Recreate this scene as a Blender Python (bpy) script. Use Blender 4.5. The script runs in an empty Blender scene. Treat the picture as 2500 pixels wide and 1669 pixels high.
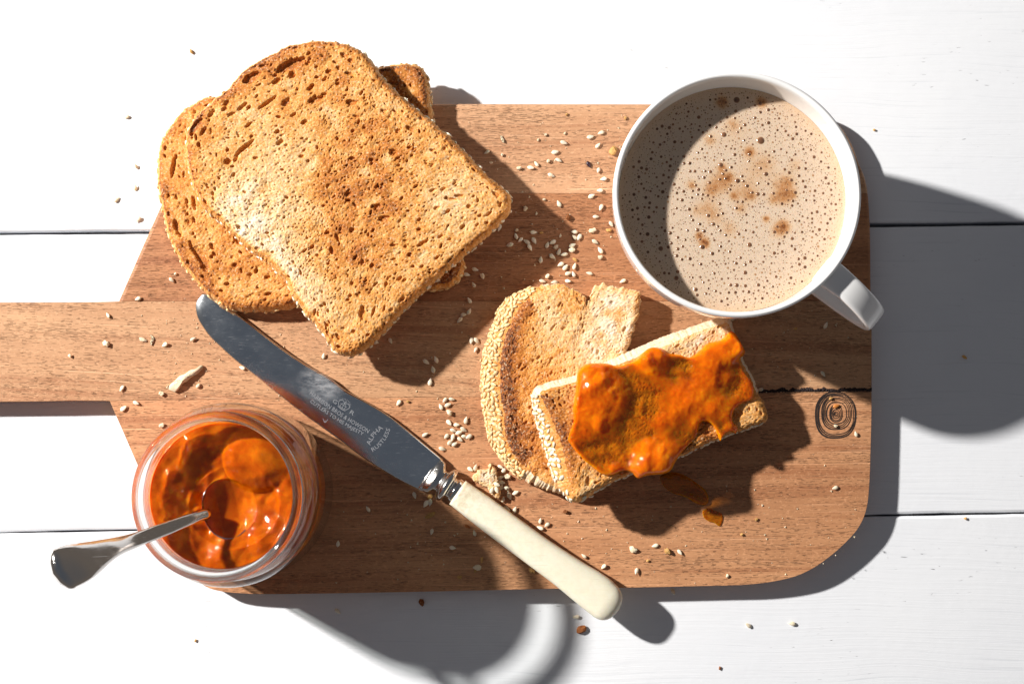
import bpy, bmesh, math, random
import numpy as np
from mathutils import Vector, Matrix
from mathutils.bvhtree import BVHTree

SC = bpy.context.scene
COL = SC.collection
CM = 0.01
# ---------------------------------------------------------------- camera
ZB = 0.0095                      # top of the cutting board above the table top (table top is z = 0)
D = 0.60                         # lens to board, metres
FPX = 3600.0                     # focal length in pixels of the 2500 px wide photograph
TH = math.atan(256.0 / FPX)      # slight tilt towards the top of the frame
cam_d = bpy.data.cameras.new('camera')
cam = bpy.data.objects.new('camera', cam_d)
COL.objects.link(cam)
cam.location = (0, -D * math.sin(TH), ZB + D * math.cos(TH))
cam.rotation_euler = (TH, 0, 0)
cam_d.sensor_width = 36.0
cam_d.lens = 36.0 * FPX / 2500.0
cam_d.clip_start = 0.01
cam_d.clip_end = 50.0
SC.camera = cam
# ---------------------------------------------------------------- world: dim room, cool above, warm lower down
W = bpy.data.worlds.new('World')
SC.world = W
W.use_nodes = True
wn = W.node_tree
wn.nodes.clear()
w_out = wn.nodes.new('ShaderNodeOutputWorld')
w_bg = wn.nodes.new('ShaderNodeBackground')
w_tc = wn.nodes.new('ShaderNodeTexCoord')
w_sep = wn.nodes.new('ShaderNodeSeparateXYZ')
w_rmp = wn.nodes.new('ShaderNodeValToRGB')
w_rmp.color_ramp.elements[0].position = 0.20
w_rmp.color_ramp.elements[0].color = (0.140, 0.122, 0.108, 1)
w_rmp.color_ramp.elements[1].position = 0.92
w_rmp.color_ramp.elements[1].color = (0.080, 0.090, 0.108, 1)
wn.links.new(w_tc.outputs['Generated'], w_sep.inputs[0])
wn.links.new(w_sep.outputs['Z'], w_rmp.inputs[0])
wn.links.new(w_rmp.outputs[0], w_bg.inputs['Color'])
wn.links.new(w_bg.outputs[0], w_out.inputs[0])
w_bg.inputs['Strength'].default_value = 1.0
# ---------------------------------------------------------------- the one hard lamp, upper left
LAMP_AZ, LAMP_H, LAMP_Z = math.radians(155.6), 1.40, 0.955
ld = bpy.data.lights.new('key_lamp', 'AREA')
ld.shape = 'DISK'
ld.size = 0.068
ld.energy = 63.0
ld.color = (1.0, 0.965, 0.915)
lamp = bpy.data.objects.new('key_lamp', ld)
COL.objects.link(lamp)
lamp.location = (LAMP_H * math.cos(LAMP_AZ), LAMP_H * math.sin(LAMP_AZ), LAMP_Z)
lamp.rotation_euler = (-Vector(lamp.location)).to_track_quat('-Z', 'Y').to_euler()
# ---------------------------------------------------------------- exposure and renderer
SC.view_settings.view_transform = 'Standard'
SC.view_settings.look = 'None'
SC.view_settings.exposure = 0.0
SC.view_settings.gamma = 1.0
SC.render.engine = 'CYCLES'
SC.cycles.use_denoising = True
SC.cycles.max_bounces = 14
SC.cycles.diffuse_bounces = 4
SC.cycles.transmission_bounces = 12
SC.cycles.transparent_max_bounces = 16
SC.cycles.sample_clamp_indirect = 4.0

# ================================================================ helpers
RT = np.array([[1, 0, 0], [0, math.cos(TH), -math.sin(TH)], [0, math.sin(TH), math.cos(TH)]])
CP = np.array(cam.location)


def U(px, py, z):
    """A photograph pixel carried to the height z (number, or function of x and y) in the world."""
    px = np.asarray(px, float)
    py = np.asarray(py, float)
    r = np.stack([(px - 1250) / FPX, -(py - 834.5) / FPX, -np.ones_like(px)], -1) @ RT.T
    zz = z if not callable(z) else ZB + 0.02 + 0 * px
    for _ in range(8 if callable(z) else 1):
        t = (zz - CP[2]) / r[..., 2]
        P = CP + r * t[..., None]
        if callable(z):
            zz = z(P[..., 0], P[..., 1])
    return P


def UP(pts, z):
    a = np.array(pts, float)
    return U(a[:, 0], a[:, 1], z)


def up1(px, py, z):
    return Vector(U(np.array([px]), np.array([py]), z)[0])


def tile(pts, ox, oy, s=3.0):
    return [(ox + p[0] / s, oy + p[1] / s) for p in pts]


def crc(pts, n, closed=True, sub=24):
    """Catmull-Rom through the points, resampled to n points by arc length."""
    p = np.array(pts, float)
    m = len(p)
    out = []
    segs = m if closed else m - 1
    for i in range(segs):
        if closed:
            a, b, c, d = p[(i - 1) % m], p[i], p[(i + 1) % m], p[(i + 2) % m]
        else:
            a, b, c, d = p[max(i - 1, 0)], p[i], p[i + 1], p[min(i + 2, m - 1)]
        for k in range(sub):
            t = k / sub
            out.append(0.5 * (2 * b + (c - a) * t + (2 * a - 5 * b + 4 * c - d) * t * t + (3 * b - a - 3 * c + d) * t ** 3))
    if not closed:
        out.append(p[-1])
    o = np.array(out)
    if closed:
        o = np.vstack([o, o[:1]])
    L = np.concatenate([[0], np.cumsum(np.linalg.norm(np.diff(o, axis=0), axis=1))])
    q = np.linspace(0, L[-1], n, endpoint=not closed)
    return np.stack([np.interp(q, L, o[:, k]) for k in range(o.shape[1])], 1)


def tag(o, label=None, cat=None, group=None, kind=None):
    for k, v in (('label', label), ('category', cat), ('group', group), ('kind', kind)):
        if v:
            o[k] = v
    return o


def thing(name, label, cat, loc, group=None):
    o = bpy.data.objects.new(name, None)
    o.empty_display_size = 0.01
    COL.objects.link(o)
    o.location = loc
    return tag(o, label, cat, group)


def wloc(o):
    v = Vector((0, 0, 0))
    while o:
        v += o.location
        o = o.parent
    return v


def mesh(name, verts, faces, mat, parent=None, origin=None, smooth=True, attrs=None):
    """Link ONE mesh object; verts are in world coordinates."""
    v = np.asarray(verts, np.float64)
    base = wloc(parent) if parent else Vector((0, 0, 0))
    if origin is None:
        origin = base if parent else Vector((v[:, 0].mean(), v[:, 1].mean(), v[:, 2].min()))
    v = v - np.array(origin)
    me = bpy.data.meshes.new(name)
    if isinstance(faces, np.ndarray):
        k = faces.shape[1]
        me.vertices.add(len(v))
        me.vertices.foreach_set('co', v.astype(np.float32).ravel())
        me.loops.add(faces.size)
        me.loops.foreach_set('vertex_index', faces.astype(np.int32).ravel())
        me.polygons.add(len(faces))
        me.polygons.foreach_set('loop_start', np.arange(0, faces.size, k, dtype=np.int32))
        me.update(calc_edges=True)
        me.validate()
    else:
        me.from_pydata(v.tolist(), [], faces)
        me.update()
    if smooth:
        me.polygons.foreach_set('use_smooth', [True] * len(me.polygons))
    for an, av in (attrs or {}).items():
        at = me.attributes.new(an, 'FLOAT', 'POINT')
        at.data.foreach_set('value', np.asarray(av, np.float32).ravel())
    if mat:
        me.materials.append(mat)
    o = bpy.data.objects.new(name, me)
    COL.objects.link(o)
    if parent:
        o.parent = parent
    o.location = Vector(origin) - base
    return o


def loft(rings, cap0=True, cap1=True, closed=True):
    """rings: list of (m,3) arrays -> verts, faces"""
    m = len(rings[0])
    V = np.vstack(rings)
    F = []
    for i in range(len(rings) - 1):
        for j in range(m if closed else m - 1):
            a, b = i * m + j, i * m + (j + 1) % m
            F.append((a, b, b + m, a + m))
    if cap0:
        F.append(tuple(range(m - 1, -1, -1)))
    if cap1:
        F.append(tuple((len(rings) - 1) * m + j for j in range(m)))
    return V, F


def lathe(prof, c, seg=96):
    """Closed-profile revolve: prof list of (r,z) in metres; c = (x,y,z) base."""
    V, F = [], []
    n = len(prof)
    for k in range(seg):
        a = 2 * math.pi * k / seg
        for r, z in prof:
            V.append((c[0] + r * math.cos(a), c[1] + r * math.sin(a), c[2] + z))
    return V, F


def revolve(prof, c, seg=128, close=False):
    n = len(prof)
    V = [(c[0] + r * math.cos(2 * math.pi * k / seg), c[1] + r * math.sin(2 * math.pi * k / seg), c[2] + z)
         for k in range(seg) for r, z in prof]
    F = []
    for k in range(seg):
        k2 = (k + 1) % seg
        for j in range(n if close else n - 1):
            j2 = (j + 1) % n
            F.append((k * n + j, k2 * n + j, k2 * n + j2, k * n + j2))
    return V, F


def smooth_prof(pts, n):
    return [tuple(p) for p in crc(pts, n, closed=False)]


def fft_noise(shape, pix, wl, an=1.0, ang=0.0, seed=0):
    """Band noise of wavelength wl (metres) on a raster of pixel size pix; an > 1 stretches it along ang."""
    rs = np.random.RandomState(seed)
    f = np.fft.fft2(rs.randn(*shape))
    fy = np.fft.fftfreq(shape[0], pix)[:, None]
    fx = np.fft.fftfreq(shape[1], pix)[None, :]
    u = (fx * math.cos(ang) + fy * math.sin(ang)) * an
    v = -fx * math.sin(ang) + fy * math.cos(ang)
    k = np.sqrt(u * u + v * v) * wl
    f *= np.exp(-((k - 0.6) / 0.45) ** 2)
    o = np.real(np.fft.ifft2(f))
    return (o - o.mean()) / (o.std() + 1e-12)


class Raster:
    def __init__(s, x0, y0, x1, y1, pix):
        s.x0, s.y0, s.pix = x0, y0, pix
        s.w = int((x1 - x0) / pix) + 2
        s.h = int((y1 - y0) / pix) + 2
        s.X = x0 + np.arange(s.w)[None, :] * pix + np.zeros((s.h, 1))
        s.Y = y0 + np.arange(s.h)[:, None] * pix + np.zeros((1, s.w))

    def sample(s, img, x, y):
        u = np.clip((x - s.x0) / s.pix, 0, s.w - 1.001)
        v = np.clip((y - s.y0) / s.pix, 0, s.h - 1.001)
        i, j = u.astype(int), v.astype(int)
        a, b = u - i, v - j
        return (img[j, i] * (1 - a) * (1 - b) + img[j, i + 1] * a * (1 - b) + img[j + 1, i] * (1 - a) * b + img[j + 1, i + 1] * a * b)


def square_disc(n):
    """n x n vertex grid mapped to the unit disc: r, phi, quads, boundary loop."""
    t = np.linspace(-1, 1, n)
    A, B = np.meshgrid(t, t)
    r = np.maximum(np.abs(A), np.abs(B))
    with np.errstate(all='ignore'):
        phi = np.where(np.abs(A) > np.abs(B), (math.pi / 4) * np.where(A == 0, 0, B / np.where(A == 0, 1, A)),
                       math.pi / 2 - (math.pi / 4) * np.where(B == 0, 0, A / np.where(B == 0, 1, B)))
    neg = np.where(np.abs(A) > np.abs(B), A < 0, B < 0)
    phi = np.mod(phi + np.where(neg, math.pi, 0), 2 * math.pi)
    i = np.arange(n * n).reshape(n, n)
    q = np.stack([i[:-1, :-1], i[:-1, 1:], i[1:, 1:], i[1:, :-1]], -1).reshape(-1, 4)
    m = n // 2
    loop = np.concatenate([i[0, :-1], i[:-1, -1], i[-1, :0:-1], i[:0:-1, 0]])
    loop = np.array(sorted(loop.tolist(), key=lambda k: phi.ravel()[k]))
    return r.ravel(), phi.ravel(), q, loop


# ---------------------------------------------------------------- node helpers
def new_mat(name):
    m = bpy.data.materials.new(name)
    m.use_nodes = True
    m.node_tree.nodes.clear()
    return m, m.node_tree


def N(nt, typ, ins=None, **props):
    n = nt.nodes.new(typ)
    for k, v in props.items():
        setattr(n, k, v)
    for k, v in (ins or {}).items():
        s = n.inputs[k]
        if isinstance(v, bpy.types.NodeSocket):
            nt.links.new(v, s)
        else:
            if hasattr(s, 'default_value') and not isinstance(s.default_value, (int, float, bool, str)) and isinstance(v, tuple) and len(v) == 3 and len(s.default_value) == 4:
                v = (*v, 1)
            s.default_value = v
    return n


def math_n(nt, op, a, b=0.0, c=None, clamp=False):
    n = N(nt, 'ShaderNodeMath', {0: a, 1: b}, operation=op, use_clamp=clamp)
    if c is not None:
        if isinstance(c, bpy.types.NodeSocket):
            nt.links.new(c, n.inputs[2])
        else:
            n.inputs[2].default_value = c
    return n.outputs[0]


def ramp(nt, fac, stops, interp='LINEAR'):
    n = nt.nodes.new('ShaderNodeValToRGB')
    n.color_ramp.interpolation = interp
    e = n.color_ramp.elements
    while len(e) < len(stops):
        e.new(0.5)
    for i, (p, c) in enumerate(stops):
        e[i].position = p
        e[i].color = (*c, 1) if isinstance(c, tuple) else (c, c, c, 1)
    nt.links.new(fac, n.inputs[0])
    return n.outputs[0]


def mixc(nt, fac, a, b, mode='MIX'):
    n = nt.nodes.new('ShaderNodeMix')
    n.data_type = 'RGBA'
    n.blend_type = mode
    for s, v in ((n.inputs[0], fac), (n.inputs[6], a), (n.inputs[7], b)):
        if isinstance(v, bpy.types.NodeSocket):
            nt.links.new(v, s)
        else:
            s.default_value = (*v, 1) if isinstance(v, tuple) else v
    return n.outputs[2]


def noise(nt, vec, scale, detail=3, rough=0.55, dist=0.0):
    return N(nt, 'ShaderNodeTexNoise', {'Vector': vec, 'Scale': scale, 'Detail': detail, 'Roughness': rough, 'Distortion': dist}).outputs['Fac']


def mapped(nt, vec, sc=(1, 1, 1), rot=0.0, off=(0, 0, 0)):
    return N(nt, 'ShaderNodeMapping', {'Vector': vec, 'Scale': sc, 'Rotation': (0, 0, rot), 'Location': off}).outputs[0]


def bump(nt, h, dist, strength=1.0, normal=None):
    ins = {'Height': h, 'Distance': dist, 'Strength': strength}
    if normal:
        ins['Normal'] = normal
    return N(nt, 'ShaderNodeBump', ins).outputs[0]


def bsdf(nt, **k):
    ins = {}
    for a, v in k.items():
        ins[a.replace('_', ' ')] = v
    return N(nt, 'ShaderNodeBsdfPrincipled', ins)


def out(nt, sh):
    o = nt.nodes.new('ShaderNodeOutputMaterial')
    nt.links.new(sh if isinstance(sh, bpy.types.NodeSocket) else sh.outputs[0], o.inputs[0])


def objco(nt):
    return nt.nodes.new('ShaderNodeTexCoord').outputs['Object']


def geoco(nt):
    return nt.nodes.new('ShaderNodeNewGeometry').outputs['Position']


def facing_fresnel(nt, f0=0.035, cap=0.6, normal=None):
    """Schlick term from |N.I|, the same on both sides of a face."""
    g = nt.nodes.new('ShaderNodeNewGeometry')
    d = N(nt, 'ShaderNodeVectorMath', {0: g.outputs['Incoming'], 1: normal or g.outputs['Normal']}, operation='DOT_PRODUCT').outputs['Value']
    a = math_n(nt, 'SUBTRACT', 1.0, math_n(nt, 'ABSOLUTE', d), clamp=True)
    return math_n(nt, 'MINIMUM', math_n(nt, 'ADD', f0, math_n(nt, 'MULTIPLY', math_n(nt, 'POWER', a, 5.0), 1.0 - f0)), cap)
# ================================================================ materials of the setting
def wood_mat(name, light, dark, off, bands=0.5, tilt=0.0):
    m, nt = new_mat(name)
    co = mapped(nt, objco(nt), off=off, rot=tilt)
    wv = N(nt, 'ShaderNodeTexNoise', {'Vector': mapped(nt, co, (6, 14, 6)), 'Scale': 1.0, 'Detail': 2.0})
    warp = N(nt, 'ShaderNodeVectorMath', {0: wv.outputs['Color'], 1: (0.0, 0.012, 0.0)}, operation='MULTIPLY').outputs[0]
    cw = N(nt, 'ShaderNodeVectorMath', {0: co, 1: warp}, operation='ADD').outputs[0]
    broad = noise(nt, mapped(nt, cw, (4, 130, 4)), 1.0, 5, 0.62)
    fine = noise(nt, mapped(nt, cw, (40, 1100, 40)), 1.0, 4, 0.7)
    pore = noise(nt, mapped(nt, cw, (330, 3000, 330)), 1.0, 1, 0.5)
    pore2 = noise(nt, mapped(nt, cw, (120, 2300, 120), off=(7, 3, 5)), 1.0, 2, 0.5)
    pzone = noise(nt, mapped(nt, cw, (16, 170, 16)), 1.0, 4, 0.65)
    grime = noise(nt, co, 38.0, 5, 0.62)
    f = math_n(nt, 'ADD', math_n(nt, 'MULTIPLY', broad, bands), math_n(nt, 'MULTIPLY', fine, 1.0 - bands))
    c = ramp(nt, f, [(0.28, dark), (0.44, tuple(0.40 * a + 0.60 * b for a, b in zip(dark, light))), (0.58, light), (0.72, tuple(min(1, a * 1.12) for a in light))])
    tonal = noise(nt, mapped(nt, cw, (7, 26, 7), off=(11, 4, 2)), 1.0, 3, 0.6)
    c = mixc(nt, ramp(nt, tonal, [(0.36, 0.42), (0.58, 0.0)]), c, tuple(a * k_ for a, k_ in zip(light, (0.66, 0.56, 0.50))))
    # growth figure: long warm dark lines, wavering slowly along the board
    fig = noise(nt, mapped(nt, cw, (2.4, 150, 2.4), off=(3.1, 1.7, 0)), 1.0, 4, 0.62)
    c = mixc(nt, ramp(nt, fig, [(0.53, 0.0), (0.62, 0.42), (0.72, 0.62)]), c, (dark[0] * 0.80, dark[1] * 0.64, dark[2] * 0.58))
    # open pores: short dark dashes along the grain, crowded in some bands
    ps = math_n(nt, 'ADD', pore, math_n(nt, 'MULTIPLY', pzone, 0.42))
    pm = ramp(nt, ps, [(0.835, 0.0), (0.90, 1.0)])
    ps2 = math_n(nt, 'ADD', pore2, math_n(nt, 'MULTIPLY', pzone, 0.30))
    pm = math_n(nt, 'MAXIMUM', pm, math_n(nt, 'MULTIPLY', ramp(nt, ps2, [(0.815, 0.0), (0.875, 1.0)]), 0.8))
    c = mixc(nt, math_n(nt, 'MULTIPLY', pm, 0.58), c, tuple(a * 0.34 for a in dark))
    # worn, paler and darker blotches
    c = mixc(nt, ramp(nt, grime, [(0.40, 0.0), (0.75, 0.42)]), c, tuple(a * 0.72 for a in light))
    c = mixc(nt, ramp(nt, noise(nt, mapped(nt, co, (30, 55, 30), off=(5, 2, 1)), 1.0, 4, 0.6), [(0.52, 0.0), (0.74, 0.38)]), c,
             tuple(min(1, a * 1.18) for a in light))
    # knife scratches: hair lines in three directions, gathered in patches
    scr = None
    for k, (r, s) in enumerate(((1.05, 760), (1.35, 980), (-0.85, 1050), (0.42, 860), (1.18, 1250))):
        q = noise(nt, mapped(nt, co, (15, s, 15), rot=r, off=(k * 7.0, k * 3.0, 0)), 1.0, 1, 0.4)
        l = ramp(nt, q, [(0.70, 0.0), (0.76, 1.0)])
        scr = l if scr is None else math_n(nt, 'MAXIMUM', scr, l)
    zone = ramp(nt, noise(nt, co, 24.0, 3, 0.6), [(0.36, 0.12), (0.56, 1.0)])
    scr = math_n(nt, 'MULTIPLY', scr, zone)
    c = mixc(nt, math_n(nt, 'MULTIPLY', scr, 0.62), c, tuple(min(1, a * 1.35 + 0.05) for a in light))
    ds = ramp(nt, noise(nt, mapped(nt, co, (22, 1600, 22), rot=0.95, off=(31, 12, 0)), 1.0, 1, 0.4), [(0.74, 0.0), (0.78, 1.0)])
    ds = math_n(nt, 'MULTIPLY', ds, ramp(nt, noise(nt, co, 17.0, 2, 0.6), [(0.45, 0.0), (0.60, 0.75)]))
    c = mixc(nt, ds, c, tuple(a * 0.5 for a in dark))
    flk = ramp(nt, noise(nt, mapped(nt, co, (700, 1100, 700)), 1.0, 2, 0.7), [(0.56, 0.0), (0.70, 0.34)])
    c = mixc(nt, flk, c, tuple(min(1, a * 1.45 + 0.04) for a in light))
    h = math_n(nt, 'SUBTRACT', math_n(nt, 'MULTIPLY', fine, 0.5), math_n(nt, 'ADD', pm, math_n(nt, 'MULTIPLY', scr, 0.8)))
    nb = bump(nt, h, 0.00022, 0.9)
    rgh = ramp(nt, fine, [(0.3, 0.62), (0.7, 0.46)])
    out(nt, bsdf(nt, Base_Color=c, Roughness=rgh, Normal=nb, Specular_IOR_Level=0.35))
    return m


def paint_mat():
    m, nt = new_mat('white_painted_wood')
    co = objco(nt)
    wv = N(nt, 'ShaderNodeTexNoise', {'Vector': mapped(nt, co, (7, 9, 7)), 'Scale': 1.0, 'Detail': 2.0})
    cw = N(nt, 'ShaderNodeVectorMath', {0: co, 1: N(nt, 'ShaderNodeVectorMath', {0: wv.outputs['Color'], 1: (0, 0.02, 0)}, operation='MULTIPLY').outputs[0]}, operation='ADD').outputs[0]
    br = noise(nt, mapped(nt, cw, (11, 900, 11)), 1.0, 4, 0.65)
    br2 = noise(nt, mapped(nt, cw, (30, 2200, 30), off=(3, 8, 1)), 1.0, 3, 0.6)
    zone = noise(nt, mapped(nt, cw, (5, 22, 5), off=(9, 2, 0)), 1.0, 3, 0.6)
    st = math_n(nt, 'ADD', math_n(nt, 'MULTIPLY', br, 0.6), math_n(nt, 'MULTIPLY', br2, 0.4))
    lines = ramp(nt, st, [(0.30, 1.0), (0.44, 0.0)])
    lines = math_n(nt, 'MULTIPLY', lines, ramp(nt, zone, [(0.38, 0.22), (0.66, 0.85)]))
    c = mixc(nt, ramp(nt, noise(nt, cw, 9.0, 3), [(0.35, 0.0), (0.65, 1.0)]), (0.845, 0.862, 0.895), (0.805, 0.825, 0.868))
    c = mixc(nt, lines, c, (0.58, 0.61, 0.66))
    chip = noise(nt, mapped(nt, cw, (260, 1500, 260), off=(1, 5, 2)), 1.0, 2, 0.5)
    cz = ramp(nt, noise(nt, mapped(nt, cw, (14, 30, 14), off=(4, 4, 4)), 1.0, 4, 0.65), [(0.54, 0.0), (0.65, 0.85)])
    cm = math_n(nt, 'MULTIPLY', ramp(nt, chip, [(0.69, 0.0), (0.74, 1.0)]), cz)
    c = mixc(nt, cm, c, (0.10, 0.10, 0.11))
    lump = noise(nt, cw, 130.0, 4, 0.6)
    h = math_n(nt, 'ADD', math_n(nt, 'MULTIPLY', st, 0.85), math_n(nt, 'SUBTRACT', math_n(nt, 'MULTIPLY', lump, 0.5), cm))
    out(nt, bsdf(nt, Base_Color=c, Roughness=0.5, Normal=bump(nt, h, 0.00034, 0.6), Specular_IOR_Level=0.4))
    return m


def simple_mat(name, col, rough=0.5, spec=0.5, var=0.0, scale=300.0, bmp=0.0, metal=0.0, sss=0.0, sss_r=(0.003, 0.0015, 0.0008), coat=0.0):
    m, nt = new_mat(name)
    co = objco(nt)
    c = col
    if var:
        oi = nt.nodes.new('ShaderNodeObjectInfo').outputs['Random']
        n1 = noise(nt, co, scale, 3, 0.6)
        f = math_n(nt, 'ADD', math_n(nt, 'MULTIPLY', n1, 0.5), math_n(nt, 'MULTIPLY', oi, 0.5))
        c = ramp(nt, f, [(0.2, tuple(max(0, x * (1 - var)) for x in col)), (0.8, tuple(min(1, x * (1 + var * 0.7)) for x in col))])
    k = dict(Base_Color=c, Roughness=rough, Specular_IOR_Level=spec, Metallic=metal)
    if bmp:
        k['Normal'] = bump(nt, noise(nt, co, scale * 1.6, 3, 0.6), bmp, 0.8)
    if sss:
        k['Subsurface_Weight'] = sss
        k['Subsurface_Radius'] = sss_r
        k['Subsurface_Scale'] = 1.0
    if coat:
        k['Coat_Weight'] = coat
    out(nt, bsdf(nt, **k))
    return m


M_PAINT = paint_mat()
M_UNDER = simple_mat('dark_underside', (0.012, 0.011, 0.010), 0.8)

# ================================================================ the table: painted planks over a dark underlay
table = mesh('table', [(-0.75, -0.62, -0.03), (0.75, -0.62, -0.03), (0.75, 0.62, -0.03), (-0.75, 0.62, -0.03),
                       (-0.75, -0.62, -0.022), (0.75, -0.62, -0.022), (0.75, 0.62, -0.022), (-0.75, 0.62, -0.022)],
             [(3, 2, 1, 0), (4, 5, 6, 7), (0, 1, 5, 4), (1, 2, 6, 5), (2, 3, 7, 6), (3, 0, 4, 7)], M_UNDER, origin=(0, 0, 0), smooth=False)
tag(table, kind='structure')


def line_at(p, q):
    a, b = up1(*p, 0), up1(*q, 0)
    s = (b.y - a.y) / (b.x - a.x)
    return lambda x: a.y + s * (x - a.x)


g1t, g1b = line_at((0, 565), (2500, 540.5)), line_at((0, 574), (2500, 549.5))
g2t, g2b = line_at((0, 1298.3), (2500, 1249)), line_at((0, 1302), (2500, 1253.5))
PW = 0.128
edges = [(lambda x: g2b(x) - 2 * PW - 0.001, lambda x: g2b(x) - 3 * PW),
         (lambda x: g2b(x) - PW - 0.001, lambda x: g2b(x) - 2 * PW),
         (g2b, lambda x: g2b(x) - PW), (g1b, g2t), (lambda x: g1t(x) + PW, g1t),
         (lambda x: g1t(x) + 2 * PW + 0.001, lambda x: g1t(x) + PW + 0.001),
         (lambda x: g1t(x) + 3 * PW + 0.002, lambda x: g1t(x) + 2 * PW + 0.002)]
rs = np.random.RandomState(5)
for k, (fu, fl) in enumerate(edges):
    xs = np.linspace(-0.75, 0.75, 420)
    j = lambda a: np.convolve(rs.randn(440), np.ones(9) / 9, 'valid')[:420] * a
    yu, yl = np.array([fu(x) for x in xs]) + j(0.00028), np.array([fl(x) for x in xs]) + j(0.00028)
    prof = []
    rr = 0.0011
    for (s, dy, z) in ((0, 0, -0.0218), (0, 0, -rr), (0, 0.3 * rr, -0.35 * rr), (0, rr, 0), (1, -rr, 0), (1, -0.3 * rr, -0.35 * rr), (1, 0, -rr), (1, 0, -0.0218)):
        y = (yl if s == 0 else yu) + dy
        prof.append(np.stack([xs, y, np.full_like(xs, z)], 1))
    rings = [np.stack([p[i] for p in prof]) for i in range(len(xs))]
    V, F = loft(rings, True, True, True)
    F = [f[::-1] for f in F]
    o = mesh('plank', V, F, M_PAINT, parent=table, origin=(0.31 * k, 0.0, 0.0), smooth=False)

# ================================================================ the cutting board: four glued strips
A_out = [(590, 252.5), (900, 252), (1583, 253), (1900, 254), (1985, 262), (2046, 300), (2080, 350), (2096, 392), (2116, 445), (2124, 520),
         (2127, 640), (2128, 957), (2126, 1083), (2122, 1190), (2114, 1247), (2096, 1287), (2070, 1318), (2033, 1352), (1980, 1389), (1920, 1412),
         (1827, 1426), (1700, 1430), (1513, 1434), (1360, 1436), (1000, 1444), (700, 1449), (600, 1448), (528, 1440), (488, 1421), (447, 1375), (400, 1281), (337, 1137), (268, 979)]
B_out = [(257, 978), (175, 977), (64, 979), (-300, 982), (-760, 985), (-800, 970), (-812, 860), (-800, 755), (-760, 739), (0, 738), (223, 737), (288, 735.5)]
C_out = [(347, 601), (395, 494), (455, 356), (480, 300), (505, 272), (540, 258)]
bo = []
for seg in (A_out, B_out, C_out):
    bo += seg
# round the long curves, keep the sharp inner corners of the neck
dense = []
for seg in (A_out, B_out, C_out):
    L = sum(math.dist(seg[i], seg[i + 1]) for i in range(len(seg) - 1))
    dense += [tuple(p) for p in crc(seg, max(8, int(L / 9)), closed=False)]


def clip(poly, a, b, c):
    """keep a*x + b*y + c >= 0"""
    res = []
    for i in range(len(poly)):
        p, q = poly[i], poly[(i + 1) % len(poly)]
        dp, dq = a * p[0] + b * p[1] + c, a * q[0] + b * q[1] + c
        if dp >= 0:
            res.append((p[0], p[1], p[2] if len(p) > 2 else 0))
        if (dp >= 0) != (dq >= 0):
            t = dp / (dp - dq)
            res.append((p[0] + t * (q[0] - p[0]), p[1] + t * (q[1] - p[1]), 1 if dp >= 0 else 0))
    return res


lines_px = [None, ((0, 472), (2500, 472)), ((0, 735.2), (2500, 735.5)), ((268, 977.3), (2130, 957)), None]
board = thing('cutting_board', 'worn brown wooden cutting board with a handle, lying on the white planks', 'cutting board', (0, 0, 0))
strip_mats = [wood_mat('board_wood_pale', (0.63, 0.358, 0.200), (0.40, 0.182, 0.085), (0.3, 0.11, 0), 0.35),
              wood_mat('board_wood_dark', (0.475, 0.215, 0.098), (0.25, 0.094, 0.037), (1.7, 0.53, 0), 0.55),
              wood_mat('board_wood_honey', (0.59, 0.330, 0.175), (0.37, 0.160, 0.070), (4.1, 0.87, 0), 0.60, 0.05),
              wood_mat('board_wood_red', (0.61, 0.305, 0.150), (0.34, 0.135, 0.056), (6.3, 1.31, 0), 0.5, -0.015)]
for k in range(4):
    poly = [(p[0], p[1], 0) for p in dense]

    def hp(l, keep_below, gap):
        (x0, y0), (x1, y1) = l
        s = (y1 - y0) / (x1 - x0)
        g = gap if keep_below else -gap
        # y - (y0 + s (x - x0)) - g  (>= 0 keeps what lies lower in the photograph)
        a, b, c = -s, 1.0, -(y0 - s * x0) - g
        return (a, b, c) if keep_below else (-a, -b, -c)
    gp = 0.35
    if lines_px[k]:
        poly = clip(poly, *hp(lines_px[k], True, gp))
    if lines_px[k + 1]:
        poly = clip(poly, *hp(lines_px[k + 1], False, gp))
    P = UP([(p[0], p[1]) for p in poly], ZB)
    # mark which edges lie on the board's outline (flag 1 marks the start of a cut edge)
    bm = bmesh.new()
    vs = []
    for i, p in enumerate(P):
        vs.append(bm.verts.new(p))
    cut = [False] * len(P)
    for i in range(len(P)):
        a, b = poly[i], poly[(i + 1) % len(P)]
        for l in (lines_px[k], lines_px[k + 1]):
            if l:
                (x0, y0), (x1, y1) = l
                s = (y1 - y0) / (x1 - x0)
                if abs(a[1] - (y0 + s * (a[0] - x0))) < 0.6 and abs(b[1] - (y0 + s * (b[0] - x0))) < 0.6:
                    cut[i] = True
    f = bm.faces.new(vs)
    f.normal_update()
    if f.normal.z < 0:
        f.normal_flip()
    top_edges = [bm.edges.get((vs[i], vs[(i + 1) % len(P)])) for i in range(len(P)) if not cut[i]]
    r = bmesh.ops.extrude_face_region(bm, geom=[f], use_keep_orig=True)
    nv = [g for g in r['geom'] if isinstance(g, bmesh.types.BMVert)]
    for v in nv:
        v.co.z = 0.0003
    bmesh.ops.recalc_face_normals(bm, faces=bm.faces)
    low = []
    for e in bm.edges:
        if all(v.co.z < 0.001 for v in e.verts):
            low.append(e)
    bmesh.ops.bevel(bm, geom=top_edges, offset=0.0016, segments=4, profile=0.5, affect='EDGES', clamp_overlap=True)
    me = bpy.data.meshes.new('wood_strip')
    bm.to_mesh(me)
    bm.free()
    me.materials.append(strip_mats[k])
    o = bpy.data.objects.new('wood_strip', me)
    COL.objects.link(o)
    o.parent = board

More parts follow.
